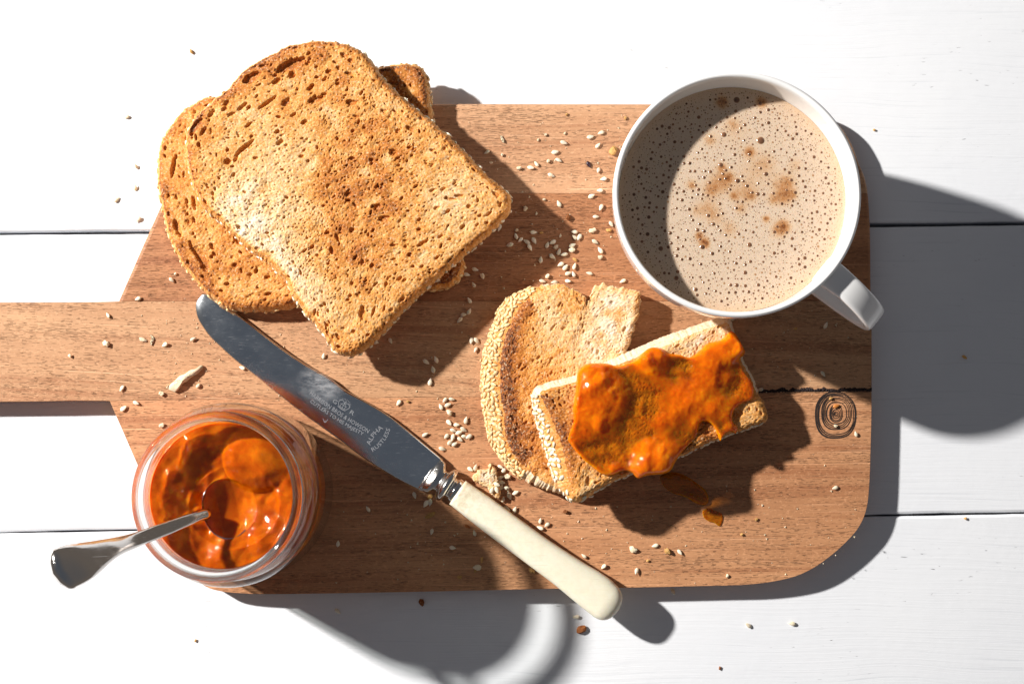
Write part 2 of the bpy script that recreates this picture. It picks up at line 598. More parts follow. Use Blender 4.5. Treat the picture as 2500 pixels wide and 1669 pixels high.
# bark-filled crack along the right end of the glue line
M_BARK = simple_mat('dark_bark', (0.020, 0.012, 0.012), 0.75, 0.3, 0.6, 900, 0.0004)
rs = np.random.RandomState(11)
xs = np.linspace(1850, 2128, 150)
up = 956 - 4 - 9 * np.clip(np.convolve(rs.rand(160), np.ones(5) / 5, 'valid')[:150] * 1.6 - 0.25, 0, 1) * np.clip((xs - 1845) / 60, 0.2, 1)
lo = 958.5 + 1.2 * rs.rand(150) - 0.010 * (xs - 1850)
top, mid1, mid2, bot = UP(np.stack([xs, up], 1), ZB - 0.0002), UP(np.stack([xs, up * 0.7 + lo * 0.3], 1), ZB), UP(np.stack([xs, up * 0.3 + lo * 0.7], 1), ZB), UP(np.stack([xs, lo], 1), ZB - 0.0002)
mid1[:, 2] += 0.0001 + 0.0007 * rs.rand(150)
mid2[:, 2] += 0.0001 + 0.0006 * rs.rand(150)
V, F = loft([np.stack([a, b, c, d]) for a, b, c, d in zip(top, mid1, mid2, bot)], False, False, False)
o = mesh('bark_crack', V, [f[::-1] for f in F], M_BARK, parent=board, smooth=False)

# burnt growth-ring mark near the right end
M_BURN = simple_mat('burnt_print', (0.030, 0.022, 0.020), 0.7, 0.2, 0.5, 500)
V, F = [], []
rs = np.random.RandomState(3)
for (rx, ry, cx, cy, wdt) in ((49, 56, 2040, 1013, 1.9), (45.5, 52, 2041, 1012.5, 1.3), (42.5, 48.5, 2041, 1012, 1.1), (36, 41, 2042, 1007, 1.4), (32.5, 36.5, 2042, 1007, 1.0), (29, 32.5, 2042, 1007, 1.0),
                              (24.5, 26.5, 2042, 1008, 1.3), (15, 20, 2041, 1009, 1.4), (12, 16, 2041, 1009.5, 0.9), (8.5, 10.5, 2041, 1010, 1.1), (5.2, 5.6, 2041, 1010, 0.9), (2.6, 2.8, 2041, 1010, 0.8)):
    m = 72
    ph = rs.rand() * 6
    b0 = len(V)
    for k in range(m):
        a = 2 * math.pi * k / m
        w = 1 + 0.012 * math.sin(3 * a + ph * 0.3) + 0.008 * math.sin(5 * a - ph)
        sq = 1 / (abs(math.cos(a)) ** 2.35 + abs(math.sin(a)) ** 2.35) ** (1 / 2.35)
        tw = 1.75 * wdt * (1 + 0.30 * math.cos(a - math.pi * 0.9))
        for s in (-0.5, 0.5):
            V.append(tuple(U(np.array([cx + (rx * w * sq + s * tw) * math.cos(a)]), np.array([cy + (ry * w * sq + s * tw) * math.sin(a)]), ZB + 0.00012)[0]))
    for k in range(m):
        a, b = b0 + 2 * k, b0 + 2 * ((k + 1) % m)
        F.append((a, b, b + 1, a + 1))
mesh('ring_mark', V, F, M_BURN, parent=board, smooth=False)
# ================================================================ bread
def toast_mat(name, lift=1.0):
    m, nt = new_mat(name)
    t = N(nt, 'ShaderNodeAttribute', attribute_name='tone').outputs['Fac']
    co = objco(nt)
    sp = noise(nt, co, 2300.0, 2, 0.6)
    sp2 = noise(nt, co, 780.0, 3, 0.65)
    fl = noise(nt, co, 1250.0, 2, 0.6)
    f = math_n(nt, 'ADD', t, math_n(nt, 'ADD', math_n(nt, 'MULTIPLY', math_n(nt, 'SUBTRACT', sp, 0.5), 0.55), math_n(nt, 'MULTIPLY', math_n(nt, 'SUBTRACT', sp2, 0.5), 0.60)), clamp=True)
    c = ramp(nt, f, [(0.0, (0.80, 0.66, 0.50)), (0.22, (0.76, 0.495, 0.245)), (0.45, (0.69, 0.318, 0.078)), (0.63, (0.55, 0.198, 0.032)), (0.80, (0.35, 0.105, 0.018)), (0.93, (0.12, 0.034, 0.012)), (1.0, (0.05, 0.018, 0.010))])
    c = mixc(nt, ramp(nt, fl, [(0.56, 0.0), (0.70, 0.58)]), c, (0.86, 0.64, 0.41))
    nb = bump(nt, math_n(nt, 'ADD', math_n(nt, 'ADD', sp, sp2), fl), 0.00020, 0.5)
    out(nt, bsdf(nt, Base_Color=c, Roughness=0.72, Specular_IOR_Level=0.28, Normal=nb, Subsurface_Weight=0.10, Subsurface_Radius=(0.0016, 0.0007, 0.0003), Subsurface_Scale=1.0))
    return m


M_TOAST = toast_mat('toasted_bread')
M_SEED = None


def seed_mat(name, col, var=0.22):
    return simple_mat(name, col, 0.42, 0.4, var, 900, 0.00006, sss=0.25, sss_r=(0.0012, 0.0007, 0.0004))


M_SEED = seed_mat('sesame_seed', (0.88, 0.77, 0.59))
M_SEED_T = seed_mat('toasted_sesame_seed', (0.84, 0.60, 0.31), 0.30)


def seed_me(name, mat, L=0.0032, w=0.0019, h=0.00095, seg=10, rings=6):
    V, F = [], []
    for i in range(rings + 1):
        t = i / rings
        x = (t - 0.45) * L
        r = math.sin(math.pi * min(1, t * 0.985 + 0.0)) ** 0.75 * (1.12 - 0.72 * t) if 0 < i < rings else 0.0
        r = min(r, 1.0) if i else 0
        if i in (0, rings):
            V.append((x, 0, 0))
        else:
            for k in range(seg):
                a = 2 * math.pi * k / seg
                V.append((x, r * w * 0.56 * math.cos(a), r * h * 0.56 * math.sin(a)))
    for k in range(seg):
        F.append((0, 1 + (k + 1) % seg, 1 + k))
        for i in range(rings - 2):
            a = 1 + i * seg
            F.append((a + k, a + (k + 1) % seg, a + seg + (k + 1) % seg, a + seg + k))
        F.append((len(V) - 1, 1 + (rings - 2) * seg + k, 1 + (rings - 2) * seg + (k + 1) % seg))
    me = bpy.data.meshes.new(name)
    me.from_pydata(V, [], F)
    me.polygons.foreach_set('use_smooth', [True] * len(F))
    me.materials.append(mat)
    me.update()
    return me


SEED_PLAIN = seed_me('sesame_seed', M_SEED)
SEED_TOAST = seed_me('toasted_sesame_seed', M_SEED_T, 0.0030, 0.00165, 0.00105)
SEED_CRUST = seed_me('crust_sesame_seed', M_SEED, 0.0029, 0.0017, 0.0010)


def frame_mat(loc, nrm, ang):
    n = Vector(nrm).normalized()
    x = n.orthogonal().normalized()
    y = n.cross(x)
    u = x * math.cos(ang) + y * math.sin(ang)
    v = n.cross(u)
    m = Matrix((u, v, n)).transposed().to_4x4()
    m.translation = loc
    return m


def make_slice(parent, outline, zf, thick, n, seed, pores=(), blobs=(), base=0.42, bulge=0.0012, outer=None, crust=None, pore_dir=None, nseed=0,
               seed_span=(0, 1), seed_v=(0.05, 0.75), edge_tone=0.22, edge_w=0.0022, edge_wob=0.00020, seed_gap=0.0021, seed_me_=None, cut_tone=0.05, npore=(260, 2600),
               rim_fn=None, round_mm=0.0010, hs=1.0, ps=1.0):
    """Top face `crumb`, side band `crust` (or `torn_edge` where it was torn), seeds as parts."""
    rs = np.random.RandomState(seed)
    Bp = crc(UP(outline, zf)[:, :2], 1200)
    m = len(Bp)
    T = np.roll(Bp, -2, 0) - np.roll(Bp, 2, 0)
    T /= np.linalg.norm(T, axis=1)[:, None]
    area = 0.5 * np.sum(Bp[:, 0] * np.roll(Bp[:, 1], -1) - np.roll(Bp[:, 0], -1) * Bp[:, 1])
    if area < 0:
        Bp = Bp[::-1].copy()
        T = -T[::-1].copy()
        flip = True
    else:
        flip = False
    Nn = np.stack([T[:, 1], -T[:, 0]], 1)
    per0 = float(np.sum(np.linalg.norm(np.diff(np.vstack([Bp, Bp[:1]]), axis=0), axis=1)))
    w = rs.randn(m)
    wob = sum(np.real(np.fft.ifft(np.fft.fft(w) * np.exp(-(np.fft.fftfreq(m) * m / (q * per0 / 0.30)) ** 2))) * a for q, a in ((30, 1.0), (110, 1.2), (300, 1.0)))
    wob = wob / wob.std()
    sfrac = np.arange(m) / m
    sorig = (1 - sfrac) if flip else sfrac          # fraction along the outline in the order it was written
    eb = edge_wob if not callable(edge_wob) else np.array([edge_wob(s) for s in sorig])
    Bp = Bp + Nn * (wob * eb)[:, None]
    c = Bp.mean(0)
    lo, hi = Bp.min(0) - 0.006, Bp.max(0) + 0.006
    R = Raster(lo[0], lo[1], hi[0], hi[1], 0.00018)
    shp = (R.h, R.w)
    # ---- height field with pores
    f06 = fft_noise(shp, R.pix, 0.0009, 1.0, 0, seed + 1)
    f12 = fft_noise(shp, R.pix, 0.0020, 1.5, pore_dir or 0.5, seed + 2)
    f40 = fft_noise(shp, R.pix, 0.0055, 1.4, pore_dir or 0.5, seed + 3)
    big = fft_noise(shp, R.pix, 0.020, 1.0, 0, seed + 4)
    mid = fft_noise(shp, R.pix, 0.0075, 1.0, 0, seed + 5)
    H = hs * (0.00006 * f06 + 0.00006 * f12 + 0.00013 * f40)
    pit = np.zeros(shp)

    def stamp(x, y, a, b, ang, d, hard=0.5, wb=0.22):
        ext = max(a, b) * 1.35
        i0, i1 = int((x - ext - R.x0) / R.pix), int((x + ext - R.x0) / R.pix) + 2
        j0, j1 = int((y - ext - R.y0) / R.pix), int((y + ext - R.y0) / R.pix) + 2
        i0, j0 = max(i0, 0), max(j0, 0)
        i1, j1 = min(i1, R.w), min(j1, R.h)
        if i1 <= i0 or j1 <= j0:
            return
        dx, dy = R.X[j0:j1, i0:i1] - x, R.Y[j0:j1, i0:i1] - y
        u = (dx * math.cos(ang) + dy * math.sin(ang)) / a
        v = (-dx * math.sin(ang) + dy * math.cos(ang)) / b
        q = (u * u + v * v) * (1 + wb * f12[j0:j1, i0:i1]) + 0.08 * f06[j0:j1, i0:i1]
        dd = np.clip((1 - q) / 0.55, 0, 1) ** hard * d * ps
        np.minimum(H[j0:j1, i0:i1], H[j0:j1, i0:i1] * 0.3 - dd, out=H[j0:j1, i0:i1])
        np.maximum(pit[j0:j1, i0:i1], dd, out=pit[j0:j1, i0:i1])

    inside = []
    Bm = Bp.shape[0]
    nb, ns = npore
    for cnt, (a0, a1), (asp0, asp1), (d0, d1) in ((ns, (0.00026, 0.00064), (0.34, 0.70), (0.0003, 0.0008)), (nb, (0.00060, 0.00130), (0.34, 0.72), (0.0007, 0.0017))):
        for _ in range(cnt):
            s = rs.randint(m)
            rr = math.sqrt(rs.rand())
            p = c + (Bp[s] - c) * rr
            ted = math.atan2(T[s, 1], T[s, 0])
            pd = pore_dir if pore_dir is not None else 0.55
            if rr > 0.80:
                ang = ted + rs.randn() * 0.3
            else:
                ang = pd + rs.randn() * 0.45
            a = a0 + (a1 - a0) * rs.rand() ** 1.8
            stamp(p[0], p[1], a, a * (asp0 + (asp1 - asp0) * rs.rand()), ang, d0 + (d1 - d0) * rs.rand())
    for (px, py, a, b, deg) in pores:
        p = U(np.array([px]), np.array([py]), zf)[0]
        k = (FPX / (D - p[2] + ZB))
        stamp(p[0], p[1], a / k, b / k, math.radians(deg), min(0.0042, 0.0008 + 0.30 * b / k + 0.08 * a / k), 0.45, 0.10)
    # ---- toasting, and pores coloured darker with depth
    tone = base + 0.030 * big + 0.030 * mid + 0.022 * f40 + 0.020 * f12
    for (px, py, rad, amt) in blobs:
        p = U(np.array([px]), np.array([py]), zf)[0]
        rad = rad / 6000.0
        g = np.exp(-((R.X - p[0]) ** 2 + (R.Y - p[1]) ** 2) / (2 * rad * rad))
        tone += 0.92 * amt * g * (1 + 0.30 * mid + 0.2 * f40)
    tone += np.clip(pit / 0.0026, 0, 1) * 0.30 - 0.02 * np.clip(f06, -1, 2)
    tone = np.where(tone > 0.66, 0.66 + (tone - 0.66) * 0.5, tone)
    # ---- top grid
    r, phi, quads, loop = square_disc(n)
    ph = phi / (2 * math.pi)
    xs = np.interp(ph, np.append(sfrac, 1), np.append(Bp[:, 0], Bp[0, 0]))
    ys = np.interp(ph, np.append(sfrac, 1), np.append(Bp[:, 1], Bp[0, 1]))
    x, y = c[0] + r * (xs - c[0]), c[1] + r * (ys - c[1])
    ed = np.hypot(xs - c[0], ys - c[1]) * (1 - r)
    so = (1 - ph) if flip else ph
    h = R.sample(H, x, y) * np.clip(ed / 0.0009, 0.12, 1) - round_mm * np.exp(-(ed / 0.0012) ** 1.3)
    tn = R.sample(tone, x, y)
    ew = edge_w
    rim = np.exp(-(ed / ew) ** 1.5)
    if rim_fn is None:
        tn = tn + edge_tone * rim
    else:
        tn = tn + np.array([rim_fn(s, e) for s, e in zip(so, ed)])
    z = zf(x, y) + h
    top = np.stack([x, y, z], 1)
    cr = mesh('crumb', top, quads, M_TOAST, parent, attrs={'tone': np.clip(np.where(tn > 0.70, 0.70 + (tn - 0.70) * 0.62, tn), 0, 0.88)})
    # ---- side band
    lp = top[loop]
    K = 12
    so_l = so[loop]
    ph_l = ph[loop]
    nx = np.interp(ph_l, np.append(sfrac, 1), np.append(Nn[:, 0], Nn[0, 0]))
    ny = np.interp(ph_l, np.append(sfrac, 1), np.append(Nn[:, 1], Nn[0, 1]))
    if outer is not None:
        zm = lambda X, Y: zf(X, Y) - 0.55 * thick
        O = crc(UP(outer, zm)[:, :2], 1400)
        bl = np.array([np.min(np.hypot(O[:, 0] - q[0], O[:, 1] - q[1])) for q in lp])
        sgn = np.array([1.0 if np.dot(O[np.argmin(np.hypot(O[:, 0] - q[0], O[:, 1] - q[1]))] - q[:2], (a, b)) > 0 else 0.0 for q, a, b in zip(lp, nx, ny)])
        bl = np.clip(bl * sgn, 0.0003, 0.02)
        bl = np.convolve(np.concatenate([bl[-12:], bl, bl[:12]]), np.ones(25) / 25, 'valid')
    else:
        bl = np.full(len(lp), bulge)
    iscr = np.array([1.0 if (crust is None or any(a <= s <= b for a, b in crust)) else 0.0 for s in so_l])
    rn = [np.real(np.fft.ifft(np.fft.fft(rs.randn(len(lp))) * np.exp(-(np.fft.fftfreq(len(lp)) * len(lp) / (per0 / 0.0010)) ** 2))) for _ in range(K + 1)]
    rn = [q / q.std() for q in rn]
    rows, tones = [], []
    zb = zf(lp[:, 0], lp[:, 1]) - thick
    k31 = np.ones(61) / 61
    zsm = np.convolve(np.concatenate([lp[-30:, 2], lp[:, 2], lp[:30, 2]]), k31, 'valid')
    for k in range(K + 1):
        v = k / K
        off = bl * math.sin(math.pi * min(1.0, v * 0.9 + 0.0)) ** 0.8 + (0.00007 * rn[k] * (1.0 + 0.3 * (1 - iscr)) if k else 0)
        rows.append(np.stack([lp[:, 0] + nx * off, lp[:, 1] + ny * off, (lp[:, 2] if k == 0 else zsm) * (1 - v) + zb * v], 1))
        tcr = 0.56 - 0.22 * math.sin(math.pi * v) + 0.05 * rn[k]
        tct = cut_tone + 0.07 * rn[k]
        tones.append(np.where(iscr > 0.5, tcr, tct))
    rows = np.array(rows)
    tones = np.array(tones)
    L = len(lp)
    # contiguous runs of crust / torn edge become parts of their own
    runs = []
    if iscr.min() == iscr.max():
        runs.append((0, L, iscr[0]))
    else:
        st = next(i for i in range(L) if iscr[i] != iscr[i - 1])
        i = st
        while i < st + L:
            j = i
            while j < st + L and iscr[j % L] == iscr[i % L]:
                j += 1
            runs.append((i, j, iscr[i % L]))
            i = j
    for (a, b, kind) in runs:
        full = (b - a) == L
        idx = np.arange(a, b + (0 if full else 1)) % L
        V = rows[:, idx].reshape(-1, 3)
        w_ = len(idx)
        F = []
        for k in range(K):
            for j in range(w_ if full else w_ - 1):
                j2 = (j + 1) % w_
                F.append((k * w_ + j, (k + 1) * w_ + j, (k + 1) * w_ + j2, k * w_ + j2))
        mesh('crust' if kind > 0.5 else 'torn_edge', V, np.array(F), M_TOAST, parent, attrs={'tone': np.clip(tones[:, idx].ravel(), 0, 1)})
    bot = rows[-1]
    cc = np.append(c, bot[:, 2].mean())
    mesh('underside', np.vstack([bot, cc]), [(j, L, (j + 1) % L) for j in range(L)], M_TOAST, parent, attrs={'tone': np.full(L + 1, 0.5)})
    # ---- sesame seeds pressed into the crust
    base_loc = wloc(parent)
    placed = []
    per = np.sum(np.hypot(*np.diff(np.vstack([Bp, Bp[:1]]), axis=0).T))
    tries = 0
    while len(placed) < nseed and tries < nseed * 60:
        tries += 1
        spans = seed_span if isinstance(seed_span[0], tuple) else (seed_span,)
        sp = spans[rs.randint(len(spans))] if len(spans) > 1 else spans[0]
        s = sp[0] + (sp[1] - sp[0]) * rs.rand()
        v = seed_v[0] + (seed_v[1] - seed_v[0]) * rs.rand()
        j = int(np.argmin(np.abs(so_l - s)))
        if iscr[j] < 0.5:
            continue
        kf = v * K
        k0 = min(int(kf), K - 1)
        p = rows[k0, j] * (1 - (kf - k0)) + rows[k0 + 1, j] * (kf - k0)
        if any((p[0] - q[0]) ** 2 + (p[1] - q[1]) ** 2 + (p[2] - q[2]) ** 2 < seed_gap ** 2 for q in placed):
            continue
        placed.append(p)
        dv = rows[min(k0 + 1, K), j] - rows[max(k0 - 1, 0), j]
        tv = np.array([-ny[j], nx[j], 0])
        nr = np.cross(tv, dv)
        if nr @ np.array([nx[j], ny[j], 0.25]) < 0:
            nr = -nr
        nr = nr / np.linalg.norm(nr) + rs.randn(3) * 0.13
        o = bpy.data.objects.new('sesame_seed', seed_me_ or SEED_TOAST)
        COL.objects.link(o)
        o.parent = parent
        mt = frame_mat(Vector(p + nr * 0.00022) - base_loc, nr, rs.rand() * 6.28)
        sc = 0.74 + 0.40 * rs.rand()
        o.matrix_local = mt @ Matrix.Diagonal((sc, sc, 1, 1))
    return cr


T1 = 0.0098
# ---- lower slice of the stack
zl = lambda x, y: ZB + T1 + 0.0003 + 0 * x
low_px = [(500, 241), (480, 252), (453, 267), (423, 303), (403, 333), (392, 367), (387, 400), (387, 440), (395, 480), (402, 520), (412, 560), (424, 590), (440, 625), (460, 655), (482, 682),
          (509, 710), (540, 732), (573, 746), (623, 750), (673, 745), (723, 736), (800, 725), (900, 713), (1000, 702), (1070, 695), (1102, 684), (1121, 664), (1126, 645), (1117, 622), (1100, 560),
          (1080, 460), (1060, 370), (1046, 285), (1041, 235), (1036, 196), (1028, 173), (1006, 160), (966, 159), (923, 168), (860, 185), (780, 205), (700, 215), (620, 228), (550, 238)]
s = thing('toast_slice', 'lower slice of toast on the board, mostly hidden under the big slice', 'toast', tuple(up1(740, 460, ZB)))
tp = tile
pores_low = [(*p, a / 3, b / 3, d) for p, a, b, d in
             [(q, a, b, d) for q, (a, b, d) in zip(tp([(455, 540), (280, 320), (400, 140), (535, 455), (700, 590), (715, 410), (480, 610), (380, 450), (215, 215), (360, 570), (470, 680), (655, 735), (815, 660), (940, 680), (350, 120), (270, 95), (400, 260), (640, 730)], 340, 450),
                                                     [(105, 30, -55), (75, 25, -68), (52, 15, -80), (32, 18, -55), (22, 18, 0), (36, 20, -55), (40, 22, -50), (45, 12, -75), (20, 13, -70), (22, 14, -60), (28, 12, -45), (28, 14, -30), (22, 14, 0), (24, 14, 0), (22, 10, -70), (24, 10, -75), (26, 12, -70), (20, 12, 0)])]
             + [(q, a, b, d) for q, (a, b, d) in zip(tp([(250, 985), (440, 1000), (500, 1130), (350, 1240), (325, 1035), (215, 1330)], 340, 80), [(78, 17, 82), (14, 10, 0), (26, 12, -60), (18, 8, 70), (30, 7, 85), (14, 10, 0)])]]
make_slice(s, low_px, zl, T1, 360, 21, pores_low, [(420, 620, 50, 0.12), (470, 690, 60, 0.14), (395, 470, 45, 0.10), (560, 690, 60, 0.06), (1000, 190, 60, 0.22), (980, 250, 60, 0.20), (1090, 650, 45, 0.25), (560, 560, 70, 0.03)],
           base=0.47, bulge=0.0016, npore=(280, 2800), ps=1.05, pore_dir=-1.1, nseed=140, seed_v=(0.28, 0.85), edge_tone=0.30, seed_me_=SEED_TOAST, seed_gap=0.0026)

# ---- the big upper slice
zt = lambda x, y: ZB + 2 * T1 + 0.0012 + 0.012 * (x + 0.065) - 0.006 * (y - 0.055)
top_px = [(457, 343), (463, 313), (483, 280), (520, 247), (547, 227), (573, 197), (600, 170), (627, 152), (660, 135), (700, 115), (733, 107), (773, 103), (813, 104), (847, 111), (873, 124), (898, 146), (916, 172),
          (934, 196), (967, 230), (1017, 272), (1067, 312), (1118, 362), (1160, 408), (1190, 434), (1217, 457), (1233, 472), (1240, 489), (1238, 507), (1225, 527), (1200, 550), (1167, 580), (1120, 621), (1067, 668),
          (1000, 728), (967, 765), (927, 805), (890, 838), (873, 853), (858, 860), (838, 858), (820, 849), (807, 829), (787, 801), (763, 776), (743, 752), (727, 729), (710, 697), (700, 676),
          (650, 630), (617, 605), (580, 577), (553, 548), (527, 523), (495, 494), (488, 478), (473, 448), (463, 413), (457, 380)]
s = thing('toast_slice', 'big golden toast slice on top of the stack, its pale left edge uncovered', 'toast', tuple(up1(840, 480, ZB + T1 + 0.0005)))
pores_top = [(*q, a / 3, b / 3, d) for q, (a, b, d) in zip(
    tp([(825, 330), (1110, 235), (415, 680), (1005, 355), (1075, 515), (1295, 490), (1555, 510), (770, 840), (800, 675), (650, 945), (940, 510), (1860, 875), (1990, 705), (1745, 1270), (1500, 165), (1390, 285), (1250, 410), (1355, 450), (1590, 612),
        (755, 540), (640, 515), (470, 720), (530, 590), (1030, 800), (690, 1040), (1210, 655), (1120, 300), (1300, 325), (1455, 372), (1540, 300), (1650, 695), (1560, 920), (1900, 970), (1975, 840), (1700, 930), (1790, 575), (1530, 1180), (1580, 1260), (1250, 190), (860, 465), (900, 240), (1130, 600), (1790, 1360), (1190, 905)], 340, 80)
    + tp([(1635, 940), (1715, 930), (1285, 935), (1455, 1115), (2075, 430), (1635, 570), (1705, 595), (1410, 485), (1925, 840), (1980, 515), (1570, 1075), (1675, 1100), (1860, 445), (1910, 690), (1810, 730), (2300, 110), (2070, 600), (2005, 600), (1795, 905), (1530, 845), (1950, 455), (1450, 390), (865, 470), (1600, 810), (1820, 690), (2050, 330), (2210, 380), (1560, 725)], 340, 450)
    + tp([(935, 765), (735, 850), (880, 905), (865, 970), (690, 1000), (665, 775), (600, 798)], 900, 220),
    [(78, 40, 32), (122, 42, 24), (75, 26, 56), (40, 20, 35), (36, 24, 20), (70, 22, 16), (45, 20, 0), (88, 17, 40), (36, 12, 40), (30, 26, 10), (85, 13, 36), (30, 24, 20), (38, 15, -28), (32, 18, 0), (36, 16, -28), (28, 15, 0), (24, 16, 20), (22, 10, 0), (28, 9, -12),
     (48, 16, 40), (26, 15, 50), (42, 14, 55), (40, 17, 50), (34, 17, 40), (20, 14, 50), (28, 18, 20), (40, 22, 60), (18, 12, 0), (20, 13, 0), (40, 12, -15), (17, 10, 0), (24, 15, 0), (14, 10, 0), (15, 12, 0), (22, 12, 0), (26, 11, -35), (30, 18, 10), (24, 12, -40), (16, 12, 20), (18, 8, 50), (28, 10, 15), (30, 10, 35), (50, 22, 10), (20, 13, 0),
     (54, 26, 92), (40, 11, 72), (30, 12, 80), (30, 13, -60), (50, 16, 30), (22, 18, 90), (20, 18, 60), (32, 17, -70), (22, 16, 40), (20, 16, 20), (18, 13, 0), (18, 11, 30), (26, 12, 0), (24, 15, 45), (18, 15, 70), (32, 10, -5), (17, 10, 30), (14, 12, 0), (24, 9, 75), (16, 12, 0), (14, 11, 0), (34, 14, -60), (26, 14, -10), (20, 9, -40), (14, 10, 60), (20, 12, 0), (24, 12, 30), (18, 14, 0),
     (34, 13, -35), (20, 15, 0), (32, 12, 40), (15, 11, 0), (26, 15, 40), (36, 13, 0), (34, 12, -5)])]
make_slice(s, top_px, zt, T1, 470, 33, pores_top,
           [(585, 560, 45, -0.30), (660, 630, 45, -0.30), (620, 500, 60, -0.17), (720, 700, 40, -0.22), (690, 430, 70, -0.10), (560, 500, 40, -0.12), (780, 780, 40, -0.06),
            (860, 480, 65, 0.10), (885, 560, 65, 0.14), (800, 440, 60, 0.11), (880, 350, 50, 0.13), (720, 190, 60, 0.06), (830, 200, 60, 0.06), (560, 220, 30, 0.14), (640, 160, 35, 0.12), (480, 310, 30, 0.16), (760, 125, 40, 0.10),
            (970, 420, 60, 0.10), (1000, 500, 60, 0.07), (850, 620, 50, 0.10), (820, 420, 30, 0.12), (940, 330, 50, 0.10), (1060, 480, 50, -0.12), (1130, 520, 50, -0.08), (940, 640, 70, 0.03), (960, 230, 40, -0.08), (520, 420, 40, 0.04)],
           base=0.41, bulge=0.0014, pore_dir=0.60, nseed=130, seed_v=(0.36, 0.85), rim_fn=lambda s, e: 0.30 * math.exp(-(e / 0.0011) ** 2) + (0.16 if (s < 0.30 or s > 0.97) else 0.06) * math.exp(-(e / 0.0040) ** 2), seed_me_=SEED_CRUST, seed_gap=0.0024, npore=(260, 2600), ps=1.0)

# ---- the torn slice on the right, broad seeded crust to the left
TT = 0.0105
zr = lambda x, y: ZB + TT + 0.0003 + 0 * x
torn_px = [(1310, 712), (1270, 747), (1250, 787), (1232, 830), (1222, 887), (1221, 947), (1229, 1007), (1236, 1063), (1250, 1100), (1273, 1130), (1303, 1157), (1345, 1184), (1385, 1196),
           (1430, 1170), (1470, 1110), (1490, 1040), (1510, 950), (1530, 863), (1537, 838), (1547, 797), (1559, 763), (1564, 727), (1557, 712), (1527, 705), (1493, 698), (1460, 697), (1447, 711), (1443, 727),
           (1432, 744), (1428, 726), (1407, 710), (1380, 697), (1347, 694), (1325, 700)]
torn_out = [(1310, 697), (1277, 708), (1240, 727), (1220, 750), (1197, 813), (1180, 867), (1175, 940), (1183, 1013), (1197, 1080), (1217, 1110), (1243, 1143), (1270, 1167), (1303, 1183), (1347, 1199), (1388, 1203),
            (1430, 1170), (1470, 1110), (1490, 1040), (1510, 950), (1530, 863), (1537, 838), (1547, 797), (1559, 763), (1564, 727), (1557, 712), (1527, 705), (1493, 698), (1460, 697), (1447, 711), (1443, 727),
            (1432, 744), (1428, 726), (1407, 710), (1380, 697), (1347, 694), (1325, 696)]
s = thing('toast_slice', 'torn half slice of toast with a broad sesame crust, lying under the jam toast', 'toast', tuple(up1(1370, 930, ZB)))
make_slice(s, torn_px, zr, TT, 320, 47, [(*q, a / 3, b / 3, d) for q, (a, b, d) in zip(tp([(300, 1110), (560, 590), (430, 600), (560, 690), (330, 640), (660, 680), (900, 540), (840, 470), (300, 740), (620, 190), (500, 300), (570, 360)], 1160, 680),
                                                                                        [(22, 12, 70), (20, 12, 50), (16, 12, 0), (18, 12, 60), (24, 12, 60), (16, 12, 0), (16, 14, 0), (18, 12, 0), (26, 13, 70), (26, 10, 60), (22, 8, 70), (34, 9, 55)])],
           [(1290, 1060, 40, 0.18), (1320, 1120, 40, 0.16), (1270, 900, 40, 0.10), (1400, 735, 22, 0.14), (1380, 750, 16, 0.10), (1500, 740, 45, -0.28), (1510, 800, 40, -0.22), (1340, 730, 40, -0.16), (1450, 830, 50, -0.13), (1350, 800, 30, -0.10), (1480, 880, 40, -0.14), (1420, 920, 40, -0.06), (1400, 850, 40, 0.02)],
           base=0.40, outer=torn_out, crust=[(0.0, 0.335), (0.985, 1.0)], pore_dir=1.0, nseed=300, seed_span=(0.0, 0.335), seed_v=(0.06, 0.66), edge_tone=0.02, seed_gap=0.00150,
           edge_wob=lambda q: 0.0002 if q < 0.34 else 0.00032, rim_fn=lambda s, e: ((0.54 * math.exp(-(max(e - 0.0016, 0) / 0.0042) ** 2) + 0.18 * math.exp(-(e / 0.0125) ** 2)) * (0.62 + 0.42 * math.sin(3.0 * s / 0.335 - 0.25) + 0.10 * math.sin(s * 70)) if 0.015 < s < 0.33 else 0.06 * math.exp(-e / 0.002)), seed_me_=SEED_TOAST, cut_tone=0.10, npore=(110, 1500), ps=0.62)
bpy.context.view_layer.update()

# ---- the half slice spread with jam, leaning on the torn slice
JT = 0.0118
pa, pb, pc = up1(1340, 960, ZB + 0.0243), up1(1410, 1205, ZB + 0.0250), up1(1850, 990, ZB + 0.0150)


def plane3(a, b, c):
    n = (b - a).cross(c - a)
    return lambda x, y: a.z - (n.x * (x - a.x) + n.y * (y - a.y)) / n.z


zj = plane3(pa, pb, pc)
jam_toast_px = [(1318, 962), (1335, 950), (1407, 931), (1510, 889), (1627, 843), (1693, 814), (1750, 794), (1774, 789), (1783, 797), (1796, 838), (1811, 880), (1836, 927), (1848, 963), (1862, 987),
                (1868, 1013), (1862, 1027), (1810, 1046), (1743, 1071), (1673, 1103), (1610, 1128), (1537, 1153), (1487, 1175), (1452, 1195), (1428, 1208), (1412, 1213), (1400, 1207), (1386, 1155), (1372, 1087), (1346, 1017), (1329, 985)]
jam_toast_out = [(1297, 966), (1325, 937), (1405, 915), (1500, 873), (1610, 825), (1690, 797), (1750, 777), (1780, 774), (1788, 797), (1800, 838), (1815, 880), (1840, 927), (1852, 963), (1866, 987),
                 (1872, 1013), (1866, 1031), (1812, 1050), (1745, 1075), (1675, 1107), (1612, 1132), (1539, 1157), (1489, 1179), (1454, 1200), (1426, 1220), (1400, 1223), (1372, 1205), (1352, 1165), (1332, 1098), (1311, 1033), (1299, 990)]
